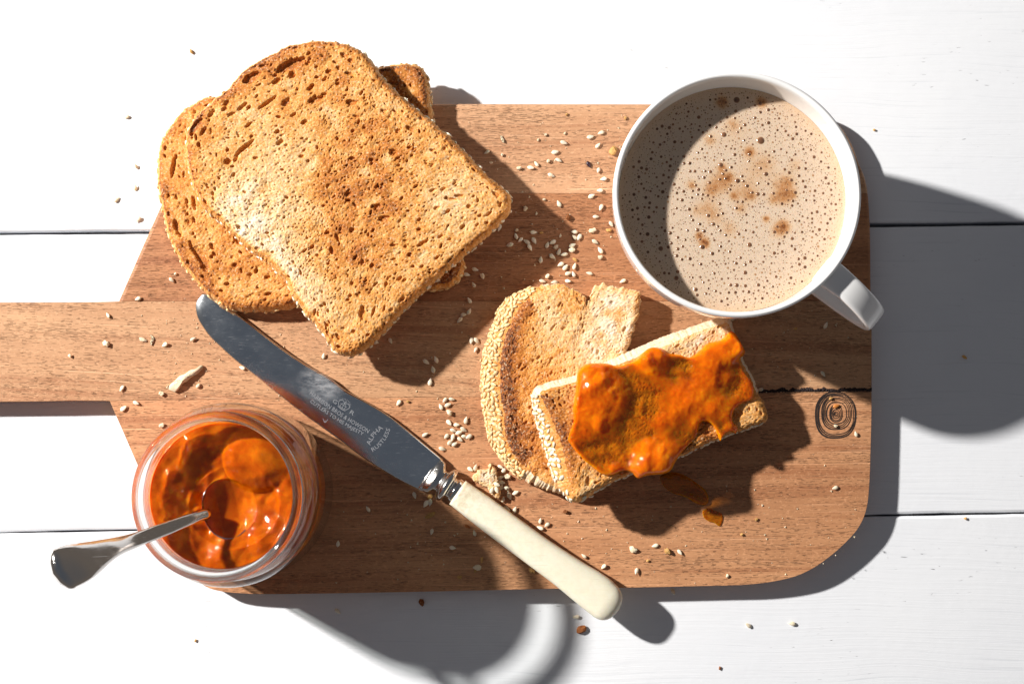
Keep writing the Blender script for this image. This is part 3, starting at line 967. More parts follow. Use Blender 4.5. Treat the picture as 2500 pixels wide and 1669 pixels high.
s = thing('toast_slice', 'half slice of toast spread with orange jam, leaning on the torn slice', 'toast', tuple(up1(1600, 1000, ZB)))
make_slice(s, jam_toast_px, zj, JT, 300, 59, [(1437, 1173, 12, 8, 80), (1727, 1056, 10, 5, 10), (1520, 1150, 12, 7, 20), (1800, 1010, 16, 10, 20)],
           [(1425, 1180, 28, -0.22), (1840, 1000, 30, -0.05), (1730, 1045, 30, 0.22), (1600, 860, 30, -0.25), (1690, 840, 40, -0.3), (1750, 810, 40, -0.22), (1480, 915, 30, -0.18), (1400, 945, 30, -0.05), (1640, 1110, 30, 0.15)],
           base=0.47, outer=jam_toast_out, crust=[(0.45, 1.0)], pore_dir=1.35, nseed=150, seed_span=((0.86, 1.0), (0.86, 1.0), (0.86, 1.0), (0.5, 0.85)), seed_v=(0.10, 0.75), seed_me_=SEED_CRUST, seed_gap=0.00165, rim_fn=lambda s, e: (0.46 * math.exp(-(e / 0.0062) ** 2) * (1.0 if s > 0.90 else 0.35 + (s - 0.83) * 6) if s > 0.83 else 0.10 * math.exp(-e / 0.002)),
           edge_wob=lambda q: 0.0002 if q > 0.42 else 0.00010, cut_tone=0.02, npore=(110, 1500), ps=0.7)
# ================================================================ jam spread over the half slice
def jam_mat(name, deep=False):
    m, nt = new_mat(name)
    co = objco(nt)
    th = N(nt, 'ShaderNodeAttribute', attribute_name='thick').outputs['Fac']
    n1 = noise(nt, co, 120.0, 4, 0.6)
    n2 = noise(nt, co, 520.0, 3, 0.6)
    if deep:
        col = ramp(nt, n1, [(0.30, (0.33, 0.046, 0.0008)), (0.52, (0.48, 0.088, 0.0015)), (0.72, (0.60, 0.150, 0.003))])
        nb = bump(nt, n1, 0.0010, 0.5)
        rad = (0.0034, 0.0009, 0.0001)
    else:
        col = mixc(nt, ramp(nt, th, [(0.15, 1.0), (0.55, 0.0)]), ramp(nt, n1, [(0.28, (0.64, 0.105, 0.0008)), (0.52, (0.78, 0.170, 0.001)), (0.75, (0.86, 0.27, 0.002))]), ramp(nt, n1, [(0.3, (0.50, 0.150, 0.003)), (0.7, (0.66, 0.28, 0.010))]))
        nb = bump(nt, math_n(nt, 'ADD', n1, math_n(nt, "MULTIPLY", n2, 0.09)), 0.0013, 0.55)
        rad = (0.0036, 0.0011, 0.0001)
    body = bsdf(nt, Base_Color=col, Roughness=0.35, Specular_IOR_Level=0.0, Subsurface_Weight=1.0, Subsurface_Radius=rad, Subsurface_Scale=1.0, Normal=nb)
    tr = N(nt, 'ShaderNodeBsdfTransparent', {'Color': mixc(nt, ramp(nt, th, [(0.08, 0.0), (0.60, 1.0)]), (0.99, 0.78, 0.20), (0.95, 0.54, 0.02))})
    fac = ramp(nt, math_n(nt, 'ADD', th, math_n(nt, 'MULTIPLY', math_n(nt, 'SUBTRACT', n1, 0.5), 0.35)), [(0.0, 0.02), (0.25, 0.10), (0.5, 0.36), (0.9, 0.85)])
    gg = nt.nodes.new('ShaderNodeNewGeometry')
    slant = math_n(nt, 'SUBTRACT', 1.0, math_n(nt, 'ABSOLUTE', N(nt, 'ShaderNodeVectorMath', {0: gg.outputs['Incoming'], 1: gg.outputs['Normal']}, operation='DOT_PRODUCT').outputs['Value']), clamp=True)
    fac = math_n(nt, 'ADD', fac, math_n(nt, 'MULTIPLY', slant, 0.9), clamp=True)
    if deep:
        inner = body.outputs[0]
    else:
        inner = N(nt, 'ShaderNodeMixShader', {0: fac, 1: tr.outputs[0], 2: body.outputs[0]}).outputs[0]
    gl = N(nt, 'ShaderNodeBsdfGlossy', {'Color': (1, 1, 1), 'Roughness': 0.035, 'Normal': nb})
    out(nt, N(nt, 'ShaderNodeMixShader', {0: facing_fresnel(nt, 0.035, 0.30, nb), 1: inner, 2: gl.outputs[0]}))
    return m


M_JAM = jam_mat('orange_jam')
M_JAM_DEEP = jam_mat('jam_in_jar', True)


def jam_sheet(outline, zf, step, mounds, seed, base, lip, skirt=0.0016, amp=0.0004, hollows=(), film=0.0):
    """A lump sheet over an outline: boundary and inner points triangulated, raised, with a rounded under-lip."""
    from mathutils.geometry import delaunay_2d_cdt
    Bp = crc(UP(outline, zf)[:, :2], 420)
    if np.sum(Bp[:, 0] * np.roll(Bp[:, 1], -1) - np.roll(Bp[:, 0], -1) * Bp[:, 1]) < 0:
        Bp = Bp[::-1].copy()
    T = np.roll(Bp, -2, 0) - np.roll(Bp, 2, 0)
    T /= np.linalg.norm(T, axis=1)[:, None]
    Nn = np.stack([T[:, 1], -T[:, 0]], 1)
    lo, hi = Bp.min(0), Bp.max(0)
    pts = [Vector(p) for p in Bp]
    L = len(pts)
    rs = np.random.RandomState(seed)
    ring = [(q, Bp - Nn * q) for q in (0.00022, 0.0005, 0.0009, 0.0014)]
    gx, gy = np.meshgrid(np.arange(lo[0], hi[0], step), np.arange(lo[1], hi[1], step))
    G = np.stack([gx.ravel(), gy.ravel()], 1) + rs.randn(gx.size, 2) * step * 0.12
    def inside(P):
        x0, y0 = Bp[:, 0], Bp[:, 1]
        x1, y1 = np.roll(x0, -1), np.roll(y0, -1)
        c = np.zeros(len(P), int)
        for a, b, e, f in zip(x0, y0, x1, y1):
            if b != f:
                hit = ((P[:, 1] >= min(b, f)) & (P[:, 1] < max(b, f)) & (P[:, 0] < a + (P[:, 1] - b) * (e - a) / (f - b)))
                c += hit
        return c % 2 == 1
    def dist(P):
        return np.array([np.sqrt(np.min((Bp[:, 0] - a) ** 2 + (Bp[:, 1] - b) ** 2)) for a, b in P])
    inner = [G[(inside(G)) & (dist(G) > 0.0016)]]
    for q, P in ring:
        P = P[::2]
        inner.append(P[inside(P) & (dist(P) > q * 0.85)])
    inner = np.vstack(inner)
    allp = pts + [Vector(p) for p in inner]
    r = delaunay_2d_cdt(allp, [(i, (i + 1) % L) for i in range(L)], [], 1, 1e-7)
    xy = np.array([v[:] for v in r[0]])
    faces = [tuple(f) for f in r[2]]
    x, y = xy[:, 0], xy[:, 1]
    R = Raster(lo[0] - 0.004, lo[1] - 0.004, hi[0] + 0.004, hi[1] + 0.004, 0.0002)
    nz = 0.62 * fft_noise((R.h, R.w), R.pix, 0.012, 1, 0, seed) + 0.42 * fft_noise((R.h, R.w), R.pix, 0.0050, 1, 0, seed + 1) + 0.12 * fft_noise((R.h, R.w), R.pix, 0.0018, 1, 0, seed + 2)
    ed = dist(xy)
    edge = np.sqrt(np.clip(1 - (1 - np.clip(ed / lip, 0, 1)) ** 2, 0, 1))
    h = base + amp * R.sample(nz, x, y)
    for (px, py, rad, amt) in mounds:
        p = U(np.array([px]), np.array([py]), zf)[0]
        q = ((x - p[0]) ** 2 + (y - p[1]) ** 2) / (rad / 6000.0) ** 2
        h = h + 1.0 * amt * np.exp(-(q / 0.95) ** 1.6)
    for (px, py, rad, amt) in hollows:
        p = U(np.array([px]), np.array([py]), zf)[0]
        h = h - amt * np.exp(-((x - p[0]) ** 2 + (y - p[1]) ** 2) / (rad / 6000.0) ** 2)
    h = np.maximum(h, 0.00030) * edge
    V = np.stack([x, y, zf(x, y) + 0.0001 + h], 1)
    th = np.clip(h / 0.004 + 0.6 * np.exp(-(ed / 0.0010) ** 2), 0, 1)
    order = [int(np.argmin((x - p[0]) ** 2 + (y - p[1]) ** 2)) for p in Bp]
    rows, ths, prev = [V], [th], order
    for (inn, dz) in ((0.00015, 0.0005), (0.0007, skirt)):
        q = V[order].copy()
        q[:, :2] -= Nn * inn
        q[:, 2] -= dz
        st = sum(len(a) for a in rows)
        cur = list(range(st, st + L))
        rows.append(q)
        ths.append(np.full(L, 1.0))
        for j in range(L):
            k = (j + 1) % L
            if len({prev[j], prev[k], cur[j], cur[k]}) == 4:
                faces.append((prev[j], cur[j], cur[k], prev[k]))
        prev = cur
    return np.vstack(rows), faces, np.concatenate(ths)


jam_px = [(1408, 922), (1413, 905), (1423, 893), (1440, 887), (1480, 887), (1507, 893), (1530, 888), (1548, 879), (1570, 860), (1590, 848), (1617, 851), (1634, 862), (1660, 866), (1683, 872), (1707, 857), (1727, 838), (1757, 830),
          (1775, 815), (1787, 809), (1799, 820), (1810, 840), (1819, 857), (1815, 868), (1806, 876), (1808, 890), (1816, 907), (1828, 922), (1838, 938), (1841, 957), (1834, 975), (1817, 982), (1796, 996), (1788, 1016), (1791, 1032),
          (1801, 1042), (1796, 1057), (1785, 1053), (1771, 1057), (1764, 1066), (1758, 1077), (1752, 1062), (1742, 1040), (1723, 1029), (1708, 1034), (1703, 1057), (1693, 1074), (1670, 1097), (1653, 1120), (1637, 1147), (1617, 1156), (1580, 1160),
          (1557, 1167), (1543, 1154), (1523, 1148), (1493, 1160), (1470, 1157), (1453, 1145), (1420, 1117), (1390, 1080), (1387, 1067), (1400, 1030), (1398, 1000), (1404, 963)]
mounds = [(1455, 985, 66, 0.0034), (1450, 915, 40, 0.0030), (1592, 880, 36, 0.0038), (1570, 872, 22, 0.0012), (1780, 850, 38, 0.0036), (1735, 868, 34, 0.0018), (1590, 1125, 46, 0.0036), (1640, 1105, 34, 0.0018), (1650, 965, 48, 0.0016),
          (1765, 1000, 38, 0.0014), (1700, 1000, 40, 0.0012), (1560, 1135, 24, 0.0014), (1720, 920, 50, 0.0012), (1780, 1045, 16, 0.0016), (1812, 850, 16, 0.0014), (1620, 1146, 24, 0.0016), (1758, 1068, 10, 0.0012), (1500, 1148, 16, 0.0006), (1825, 945, 20, 0.0008), (1640, 1040, 40, 0.0010), (1420, 1060, 22, 0.0010)]
V, F, th = jam_sheet(jam_px, zj, 0.00042, mounds, 71, 0.0013, 0.0018, amp=0.00055, hollows=[(1545, 1010, 42, 0.0007), (1500, 1060, 30, 0.0004), (1620, 930, 34, 0.0004)])
o = mesh('jam_spread', V, F, M_JAM, attrs={'thick': th})
tag(o, 'glossy orange jam spread in lumps over the half slice of toast', 'jam')

# jam that fell on the board: a dark blob in the shade and a thin smear beyond it
zb0 = lambda x, y: ZB + 0.0001 + 0 * x
blob = [(1612, 1162), (1640, 1152), (1672, 1160), (1700, 1178), (1722, 1196), (1730, 1218), (1722, 1232), (1700, 1228), (1672, 1212), (1645, 1204), (1622, 1188)]
V, F, th = jam_sheet(blob, zb0, 0.0005, [(1660, 1175, 30, 0.0007), (1705, 1205, 24, 0.0008)], 81, 0.0007, 0.0016, skirt=0.0004)
tag(mesh('jam_blob', V, F, M_JAM, attrs={'thick': th * 0.5}), 'blob of jam on the board in the shadow under the jam toast', 'jam')
smear = [(1716, 1246), (1730, 1240), (1745, 1246), (1762, 1254), (1764, 1268), (1757, 1284), (1744, 1276), (1730, 1272), (1718, 1262)]
V, F, th = jam_sheet(smear, zb0, 0.0005, [], 83, 0.00045, 0.0012, skirt=0.0002, amp=0.00012)
tag(mesh('jam_smear', V, F, M_JAM, attrs={'thick': th * 0.8}), 'thin amber smear of jam on the bare board below the jam toast', 'jam')

# ================================================================ mug of coffee
MH = 0.060
mc = up1(1800.5, 472, ZB + MH)
mx, my = mc.x, mc.y
M_CER = simple_mat('white_glazed_ceramic', (0.90, 0.90, 0.90), 0.10, 0.5, coat=0.3)
mug = thing('coffee_mug', 'wide white ceramic mug with a strap handle, filled with frothy coffee', 'mug', (mx, my, ZB))
prof = [(0.0, 0.0045), (0.018, 0.0045), (0.0245, 0.0035), (0.0262, 0.0004), (0.0285, 0.0004), (0.0298, 0.0030), (0.0340, 0.0090), (0.0385, 0.0175), (0.0420, 0.0290), (0.0440, 0.0410), (0.04485, 0.0520), (0.04500, 0.0580),
        (0.04485, 0.0594), (0.0443, 0.0600), (0.0436, 0.0597), (0.0430, 0.0588), (0.0427, 0.0550), (0.0422, 0.0480), (0.0408, 0.0360), (0.0372, 0.0235), (0.0300, 0.0130), (0.0180, 0.0085), (0.0, 0.0080)]
prof = smooth_prof([(r * 1.018, z) for r, z in prof], 90)
prof[0], prof[-1] = (0.0002, prof[0][1]), (0.0002, prof[-1][1])
V, F = revolve(prof, (mx, my, ZB), 160)
mesh('cup_body', V, F, M_CER, mug)
hp_ = crc([(0.0425, 0.0500), (0.0485, 0.0522), (0.0560, 0.0518), (0.0630, 0.0486), (0.0686, 0.0436), (0.0702, 0.0385), (0.0675, 0.0338), (0.0595, 0.0300), (0.0490, 0.0275), (0.0400, 0.0262)], 40, closed=False)
hdir = (up1(2147, 774, ZB + 0.036) - up1(2016, 660, ZB + 0.053)).xy.normalized()
ha = math.atan2(hdir.y, hdir.x)
# the handle's axis passes through the mug's own axis
ha = math.atan2(up1(2090, 728, ZB + 0.048).y - my, up1(2090, 728, ZB + 0.048).x - mx)
ex, ey = Vector((math.cos(ha), math.sin(ha), 0)), Vector((-math.sin(ha), math.cos(ha), 0))
rings = []
for i, (r, z) in enumerate(hp_):
    d = hp_[min(i + 1, 39)] - hp_[max(i - 1, 0)]
    d /= np.linalg.norm(d)
    nr, nz = -d[1], d[0]
    wd = 0.0049 * (1 + 0.18 * math.exp(-(i / 5.0) ** 2))
    tk = 0.0020
    ring = []
    for k in range(20):
        a = 2 * math.pi * k / 20
        cw = math.copysign(abs(math.cos(a)) ** 0.45, math.cos(a)) * wd
        ct = math.copysign(abs(math.sin(a)) ** 0.55, math.sin(a)) * tk
        P = Vector((mx, my, ZB)) + ex * (r + nr * ct) + ey * cw + Vector((0, 0, z + nz * ct))
        ring.append(P)
    rings.append(np.array(ring))
V, F = loft(rings)
mesh('handle', V, F, M_CER, mug)

# coffee: foam disc with stains, bubbles as parts
CZ = 0.0462
CR = 0.0428
m, nt = new_mat('coffee_foam')
co = objco(nt)
st = N(nt, 'ShaderNodeAttribute', attribute_name='stain').outputs['Fac']
rm = N(nt, 'ShaderNodeAttribute', attribute_name='rim').outputs['Fac']
vo = N(nt, 'ShaderNodeTexVoronoi', {'Vector': co, 'Scale': 2100.0, 'Randomness': 1.0})
vo2 = N(nt, 'ShaderNodeTexVoronoi', {'Vector': co, 'Scale': 1250.0, 'Randomness': 1.0})
mb = ramp(nt, vo.outputs['Distance'], [(0.16, 1.0), (0.34, 0.0)])
mb2 = ramp(nt, vo2.outputs['Distance'], [(0.14, 1.0), (0.26, 0.0)])
c = mixc(nt, noise(nt, co, 60.0, 3), (0.64, 0.49, 0.36), (0.69, 0.54, 0.405))
c = mixc(nt, math_n(nt, 'MULTIPLY', rm, 0.55), c, (0.64, 0.40, 0.22))
sn = math_n(nt, 'ADD', st, math_n(nt, 'MULTIPLY', math_n(nt, 'SUBTRACT', noise(nt, co, 700.0, 3, 0.65), 0.5), math_n(nt, 'MULTIPLY', st, 1.3)), clamp=True)
c = mixc(nt, ramp(nt, sn, [(0.05, 0.0), (0.5, 0.75), (1.0, 1.0)]), c, ramp(nt, sn, [(0.3, (0.62, 0.36, 0.17)), (0.7, (0.44, 0.17, 0.035)), (1.0, (0.20, 0.06, 0.012))]))
c = mixc(nt, math_n(nt, 'MULTIPLY', math_n(nt, 'MAXIMUM', mb, mb2), math_n(nt, 'ADD', 0.42, math_n(nt, 'MULTIPLY', rm, 0.3))), c, (0.40, 0.22, 0.11))
hh = math_n(nt, 'ADD', math_n(nt, 'MULTIPLY', mb, -0.6), math_n(nt, 'MULTIPLY', noise(nt, co, 160.0, 2), 0.8))
out(nt, bsdf(nt, Base_Color=c, Roughness=0.34, Specular_IOR_Level=0.4, Normal=bump(nt, hh, 0.00018, 0.6), Subsurface_Weight=0.25, Subsurface_Radius=(0.002, 0.0012, 0.0007), Subsurface_Scale=1.0))
M_FOAM = m
coffee = thing('coffee', 'milky coffee with tan froth and brown bubbles in the white mug', 'coffee', (mx, my, ZB + CZ))
V, F, stn, rmm = [], [], [], []
nr_, na_ = 60, 200
cz1450 = lambda zx, zy: up1(1450 + zx / 2.237, 130 + zy / 2.237, ZB + CZ)
stains = [(cz1450(x, y), r / 2.237 / 6000, a) for x, y, r, a in ((850, 540, 26, 1.0), (700, 700, 60, 0.55), (735, 680, 22, 0.8), (640, 745, 40, 0.55), (700, 625, 22, 0.7), (535, 720, 26, 0.55), (830, 760, 60, 0.42), (765, 780, 20, 0.7), (1030, 720, 60, 0.42),
          (1040, 780, 42, 0.62), (1080, 770, 26, 0.6), (980, 800, 30, 0.45), (940, 905, 17, 0.95), (1035, 945, 32, 0.95), (1010, 965, 40, 0.5), (600, 1030, 26, 0.9), (575, 995, 20, 0.8), (615, 1045, 14, 1.0), (700, 268, 32, 0.75), (915, 268, 28, 0.75), (635, 475, 30, 0.45), (760, 390, 36, 0.35),
          (660, 890, 46, 0.38), (740, 960, 42, 0.36), (620, 840, 46, 0.36), (800, 850, 30, 0.4), (860, 780, 20, 0.6), (1100, 610, 34, 0.3), (880, 640, 80, 0.26), (560, 860, 34, 0.3), (940, 600, 50, 0.3), (1060, 700, 34, 0.35), (770, 440, 90, 0.16))]
for i in range(nr_ + 1):
    r = CR * math.sin(0.5 * math.pi * i / nr_) if i else 0.0
    for k in range(na_):
        a = 2 * math.pi * k / na_
        x, y = mx + r * math.cos(a), my + r * math.sin(a)
        e = CR - r
        V.append((x, y, ZB + CZ + 0.0008 * math.exp(-e / 0.0013)))
        s_ = 1.0
        for p, rad, am in stains:
            s_ *= 1 - min(0.98, 1.0 * min(1.0, am * 1.25) * math.exp(-((x - p.x) ** 2 + (y - p.y) ** 2) / (2 * (rad * 0.72) ** 2)))
        stn.append(1 - s_)
        rmm.append(math.exp(-(e / 0.0035) ** 1.2))
for i in range(nr_):
    for k in range(na_):
        k2 = (k + 1) % na_
        F.append((i * na_ + k, (i + 1) * na_ + k, (i + 1) * na_ + k2, i * na_ + k2))
mesh('froth', V, F, M_FOAM, coffee, attrs={'stain': stn, 'rim': rmm})


def bubble_mat(name, a, b, ringed=False):
    m, nt = new_mat(name)
    oi = nt.nodes.new('ShaderNodeObjectInfo').outputs['Random']
    c = mixc(nt, oi, a, b)
    if ringed:
        rr_ = N(nt, 'ShaderNodeVectorMath', {0: N(nt, 'ShaderNodeVectorMath', {0: objco(nt), 1: (1, 1, 0)}, operation='MULTIPLY').outputs[0]}, operation='LENGTH').outputs['Value']
        c = mixc(nt, ramp(nt, rr_, [(0.66, 0.0), (0.92, 1.0)]), c, (0.44, 0.255, 0.14))
    out(nt, bsdf(nt, Base_Color=c, Roughness=0.12, Specular_IOR_Level=0.5))
    return m


M_BUB = bubble_mat('dark_bubble', (0.10, 0.046, 0.026), (0.20, 0.095, 0.052), True)
M_BUBS = bubble_mat('brown_bubble', (0.22, 0.11, 0.06), (0.22, 0.11, 0.06))
M_BUBT = bubble_mat('tan_bubble', (0.42, 0.24, 0.125), (0.42, 0.24, 0.125))


def dome(seg, rings, h=0.32):
    V, F = [(0, 0, h)], []
    for i in range(1, rings + 1):
        t = i / rings
        for k in range(seg):
            a = 2 * math.pi * k / seg
            V.append((t * math.cos(a), t * math.sin(a), h * (1 - t * t) - (0.05 if i == rings else 0)))
    for k in range(seg):
        F.append((0, 1 + k, 1 + (k + 1) % seg))
        for i in range(rings - 1):
            a = 1 + i * seg
            F.append((a + k, a + seg + k, a + seg + (k + 1) % seg, a + (k + 1) % seg))
    return V, F


bv, bf = dome(14, 3)
bme = bpy.data.meshes.new('bubble')
bme.from_pydata(bv, [], bf)
bme.polygons.foreach_set('use_smooth', [True] * len(bf))
bme.materials.append(M_BUB)
rs = np.random.RandomState(17)
pts = np.zeros((0, 3))
big_list = [(780, 256, 19), (710, 445, 15), (911, 477, 22), (693, 610, 13), (785, 697, 14), (940, 660, 13), (895, 769, 12), (376, 757, 11), (300, 895, 11), (293, 988, 12), (365, 1067, 14), (450, 1228, 14), (850, 1046, 14), (593, 1058, 14), (565, 965, 11), (652, 933, 11),
            (826, 1198, 12), (780, 1267, 12), (647, 1094, 11), (345, 414, 9), (260, 627, 10), (247, 592, 10), (668, 405, 9), (1080, 583, 9), (1152, 1118, 11), (1187, 441, 9), (1098, 1070, 9), (1083, 1012, 10), (986, 976, 10), (1120, 670, 9), (556, 1290, 12), (845, 1303, 10), (908, 275, 12), (953, 310, 10), (458, 1006, 9), (388, 970, 9), (521, 852, 10), (703, 875, 9)]
allb = [(*cz1450(x, y).xy, r / 2.237 / 6000 * 0.95) for x, y, r in big_list]


def darts(cnt, r0, r1, gap, edge_bias):
    n0 = len(allb)
    t = 0
    while len(allb) - n0 < cnt and t < cnt * 12:
        t += 1
        rr = math.sqrt(rs.rand())
        if rs.rand() < edge_bias * (1 - rr ** 6) * 0.9:
            continue
        a = rs.rand() * 2 * math.pi
        x, y = mx + (CR - 0.0012) * rr * math.cos(a), my + (CR - 0.0012) * rr * math.sin(a)
        rd = r0 + (r1 - r0) * rs.rand() ** 1.5
        A = np.array(allb)
        if np.any((A[:, 0] - x) ** 2 + (A[:, 1] - y) ** 2 < (A[:, 2] + rd + gap) ** 2):
            continue
        allb.append((x, y, rd))


darts(400, 0.00042, 0.00076, 0.0005, 0.0)
darts(1100, 0.00017, 0.00033, 0.00025, 0.0)
darts(900, 0.00012, 0.00026, 0.00008, 0.92)
allb.sort(key=lambda q: -q[2])
for i, (x, y, r) in enumerate(allb[:300]):
    o = bpy.data.objects.new('bubble', bme)
    COL.objects.link(o)
    o.parent = coffee
    o.location = (x - mx, y - my, 0.00002)
    o.scale = (r, r, r)
for nm, sel, mt in (('small_bubbles', [q for k, q in enumerate(allb[300:]) if k % 3 != 0 and q[2] > 0.00018], M_BUBS), ('fine_bubbles', [q for k, q in enumerate(allb[300:]) if not (k % 3 != 0 and q[2] > 0.00018)], M_BUBT)):
    V, F = [], []
    dv, df = dome(8, 1, 0.3)
    for x, y, r in sel:
        b0 = len(V)
        e = CR - math.hypot(x - mx, y - my)
        zz = ZB + CZ + 0.00003 + 0.0008 * math.exp(-e / 0.0013)
        V += [(x + a * r, y + b * r, zz + c_ * r) for a, b, c_ in dv]
        F += [tuple(b0 + i for i in f) for f in df]
    o = mesh(nm, V, F, mt, coffee)
    o['kind'] = 'stuff'

# ================================================================ jar of jam
JH = 0.068
jr = up1(527, 1212, ZB + JH)
jx, jy = jr.x, jr.y
m, nt = new_mat('jar_glass')
g_ = nt.nodes.new('ShaderNodeNewGeometry')
fc = math_n(nt, 'SUBTRACT', 1.0, math_n(nt, 'ABSOLUTE', N(nt, 'ShaderNodeVectorMath', {0: g_.outputs['Incoming'], 1: g_.outputs['Normal']}, operation='DOT_PRODUCT').outputs['Value']), clamp=True)
# longer way through the wall at a slant: a darker, slightly green tint
tp_ = N(nt, 'ShaderNodeBsdfTransparent', {'Color': ramp(nt, fc, [(0.0, (0.98, 0.985, 0.98)), (0.6, (0.95, 0.96, 0.955)), (0.88, (0.74, 0.77, 0.75)), (1.0, (0.42, 0.45, 0.43))])})
gs = N(nt, 'ShaderNodeBsdfGlossy', {'Color': (1, 1, 1), 'Roughness': 0.02})
out(nt, N(nt, 'ShaderNodeMixShader', {0: facing_fresnel(nt, 0.04, 0.65), 1: tp_.outputs[0], 2: gs.outputs[0]}))
M_GLASS = m
m, nt = new_mat('thick_rim_glass')
out(nt, N(nt, 'ShaderNodeMixShader', {0: 0.90, 1: N(nt, 'ShaderNodeBsdfTransparent', {'Color': (0.96, 0.97, 0.965)}).outputs[0], 2: N(nt, 'ShaderNodeBsdfGlass', {'Color': (0.985, 0.995, 0.99), 'Roughness': 0.0, 'IOR': 1.5}).outputs[0]}))
M_RIM = m
jar = thing('jam_jar', 'open glass jar of orange jam standing at the board corner', 'jar', (jx, jy, ZB))
prof = [(0.0, 0.0022), (0.022, 0.0016), (0.0275, 0.0002), (0.0310, 0.0004), (0.0335, 0.0028), (0.0345, 0.0075), (0.0346, 0.0200), (0.0346, 0.0380), (0.0344, 0.0450), (0.0334, 0.0492), (0.0313, 0.0520), (0.0302, 0.0535), (0.0306, 0.0547), (0.0302, 0.0560),
        (0.0295, 0.0574), (0.0296, 0.0586), (0.0302, 0.0597), (0.0297, 0.0608), (0.0290, 0.0616),
        (0.0276, 0.0616), (0.0274, 0.0590), (0.0275, 0.0550), (0.0286, 0.0512), (0.0308, 0.0478), (0.0321, 0.0440), (0.0324, 0.0380), (0.0324, 0.0200), (0.0322, 0.0100), (0.0308, 0.0058), (0.0270, 0.0046), (0.0, 0.0052)]
prof = smooth_prof(prof, 150)
prof[0], prof[-1] = (0.0002, prof[0][1]), (0.0002, prof[-1][1])
V, F = revolve(prof, (jx, jy, ZB), 160)
glass = mesh('glass_body', V, F, M_GLASS, jar)
# the heavy lip with its screw thread
lip = crc([(0.0274, 0.0622), (0.0290, 0.0620), (0.0302, 0.0626), (0.0308, 0.0636), (0.0303, 0.0645), (0.0301, 0.0652), (0.0306, 0.0662), (0.0304, 0.0672), (0.0295, 0.0679), (0.0285, 0.0680), (0.0276, 0.0674), (0.0271, 0.0660), (0.0271, 0.0640)], 64)
V, F = revolve([tuple(p) for p in lip], (jx, jy, ZB), 180, close=True)
bm_ = mesh('rim', V, F, M_RIM, jar)
bb = bmesh.new()
bb.from_mesh(bm_.data)
bmesh.ops.recalc_face_normals(bb, faces=bb.faces)
bb.to_mesh(bm_.data)
bb.free()
# the jam inside: lumpy top with a spooned-out hollow
JZ = 0.0556
z5 = lambda x, y: (80 + x / 2.122, 930 + y / 2.122)
jp = lambda x, y, z=JZ: up1(*z5(x, y), ZB + z)
n_r, n_a = 90, 160
jam_R = lambda z: float(np.interp(z, [0.004, 0.0062, 0.0105, 0.02, 0.0400, 0.0440, 0.0475, 0.052, 0.065], [0.0262, 0.0303, 0.0325, 0.0326, 0.0325, 0.0318, 0.0292, 0.0266, 0.0266]))
R0 = jam_R(JZ)
Rr = Raster(jx - 0.03, jy - 0.03, jx + 0.03, jy + 0.03, 0.0002)
nz = 0.65 * fft_noise((Rr.h, Rr.w), Rr.pix, 0.013, 1, 0, 301) + 0.42 * fft_noise((Rr.h, Rr.w), Rr.pix, 0.0060, 1, 0, 302) + 0.22 * fft_noise((Rr.h, Rr.w), Rr.pix, 0.0030, 1.0, 0, 303)
dome_p, hol_p, hol2 = jp(1160, 400), jp(1040, 640), jp(1000, 560)
dm2, dm3, dm4 = jp(840, 360), jp(1000, 900), jp(780, 640)
bm_v, bm_f = [], []
sb0, sb1 = jp(880, 688, 0.0576), jp(1185, 620, 0.0504)
sax = (sb1 - sb0).xy.normalized()
sL = (sb1 - sb0).xy.length


def jam_h(x, y):
    h = 0.00085 * Rr.sample(nz, np.array([x]), np.array([y]))[0]

    def g(p, rad, pw=1.0):
        q = ((x - p.x) ** 2 + (y - p.y) ** 2) / rad ** 2
        return max(0.0, 1 - q) ** pw
    d = g(dome_p, 0.0125, 0.6)
    h = h * (1 - 0.75 * d) + 0.0044 * d
    h += 0.0018 * g(dm2, 0.009) + 0.0014 * g(dm3, 0.008) + 0.0010 * g(dm4, 0.007)
    # inside the spoon's bowl the jam lies smooth, a little below the bowl's rim; the tip stays buried
    u = ((x - sb0.x) * sax.x + (y - sb0.y) * sax.y) / sL
    v = (-(x - sb0.x) * sax.y + (y - sb0.y) * sax.x) / sL
    wd = 0.0112 * (math.sin(math.pi * min(1, max(u, 0.0)) ** 0.80) ** 0.62) * (1.06 - 0.18 * u) / sL if 0 < u < 1 else 0.0
    inb = 0.0
    if wd > 0:
        inb = min(1.0, max(0.0, (1.03 - abs(v) / wd) / 0.06)) * min(1.0, max(0.0, (u + 0.02) / 0.05)) * min(1.0, max(0.0, (0.90 - u) / 0.35))
    rimz = (0.0576 * (1 - u) + 0.0504 * u) - JZ
    fill = rimz - 0.00003 - 0.0036 * (1 - (v / wd) ** 2 if wd > 0 and abs(v) < wd else 0) * min(1.0, max(0.15, u / 0.25))
    # a shallow trough round the bowl, deeper on the far side where jam was scooped
    q = ((u - 0.55) / 0.80) ** 2 + (v * sL / 0.0150) ** 2
    h -= 0.0034 * max(0.0, 1 - q) ** 0.8 * (1 - 0.5 * d)
    h = h * (1 - inb) + fill * inb
    return h


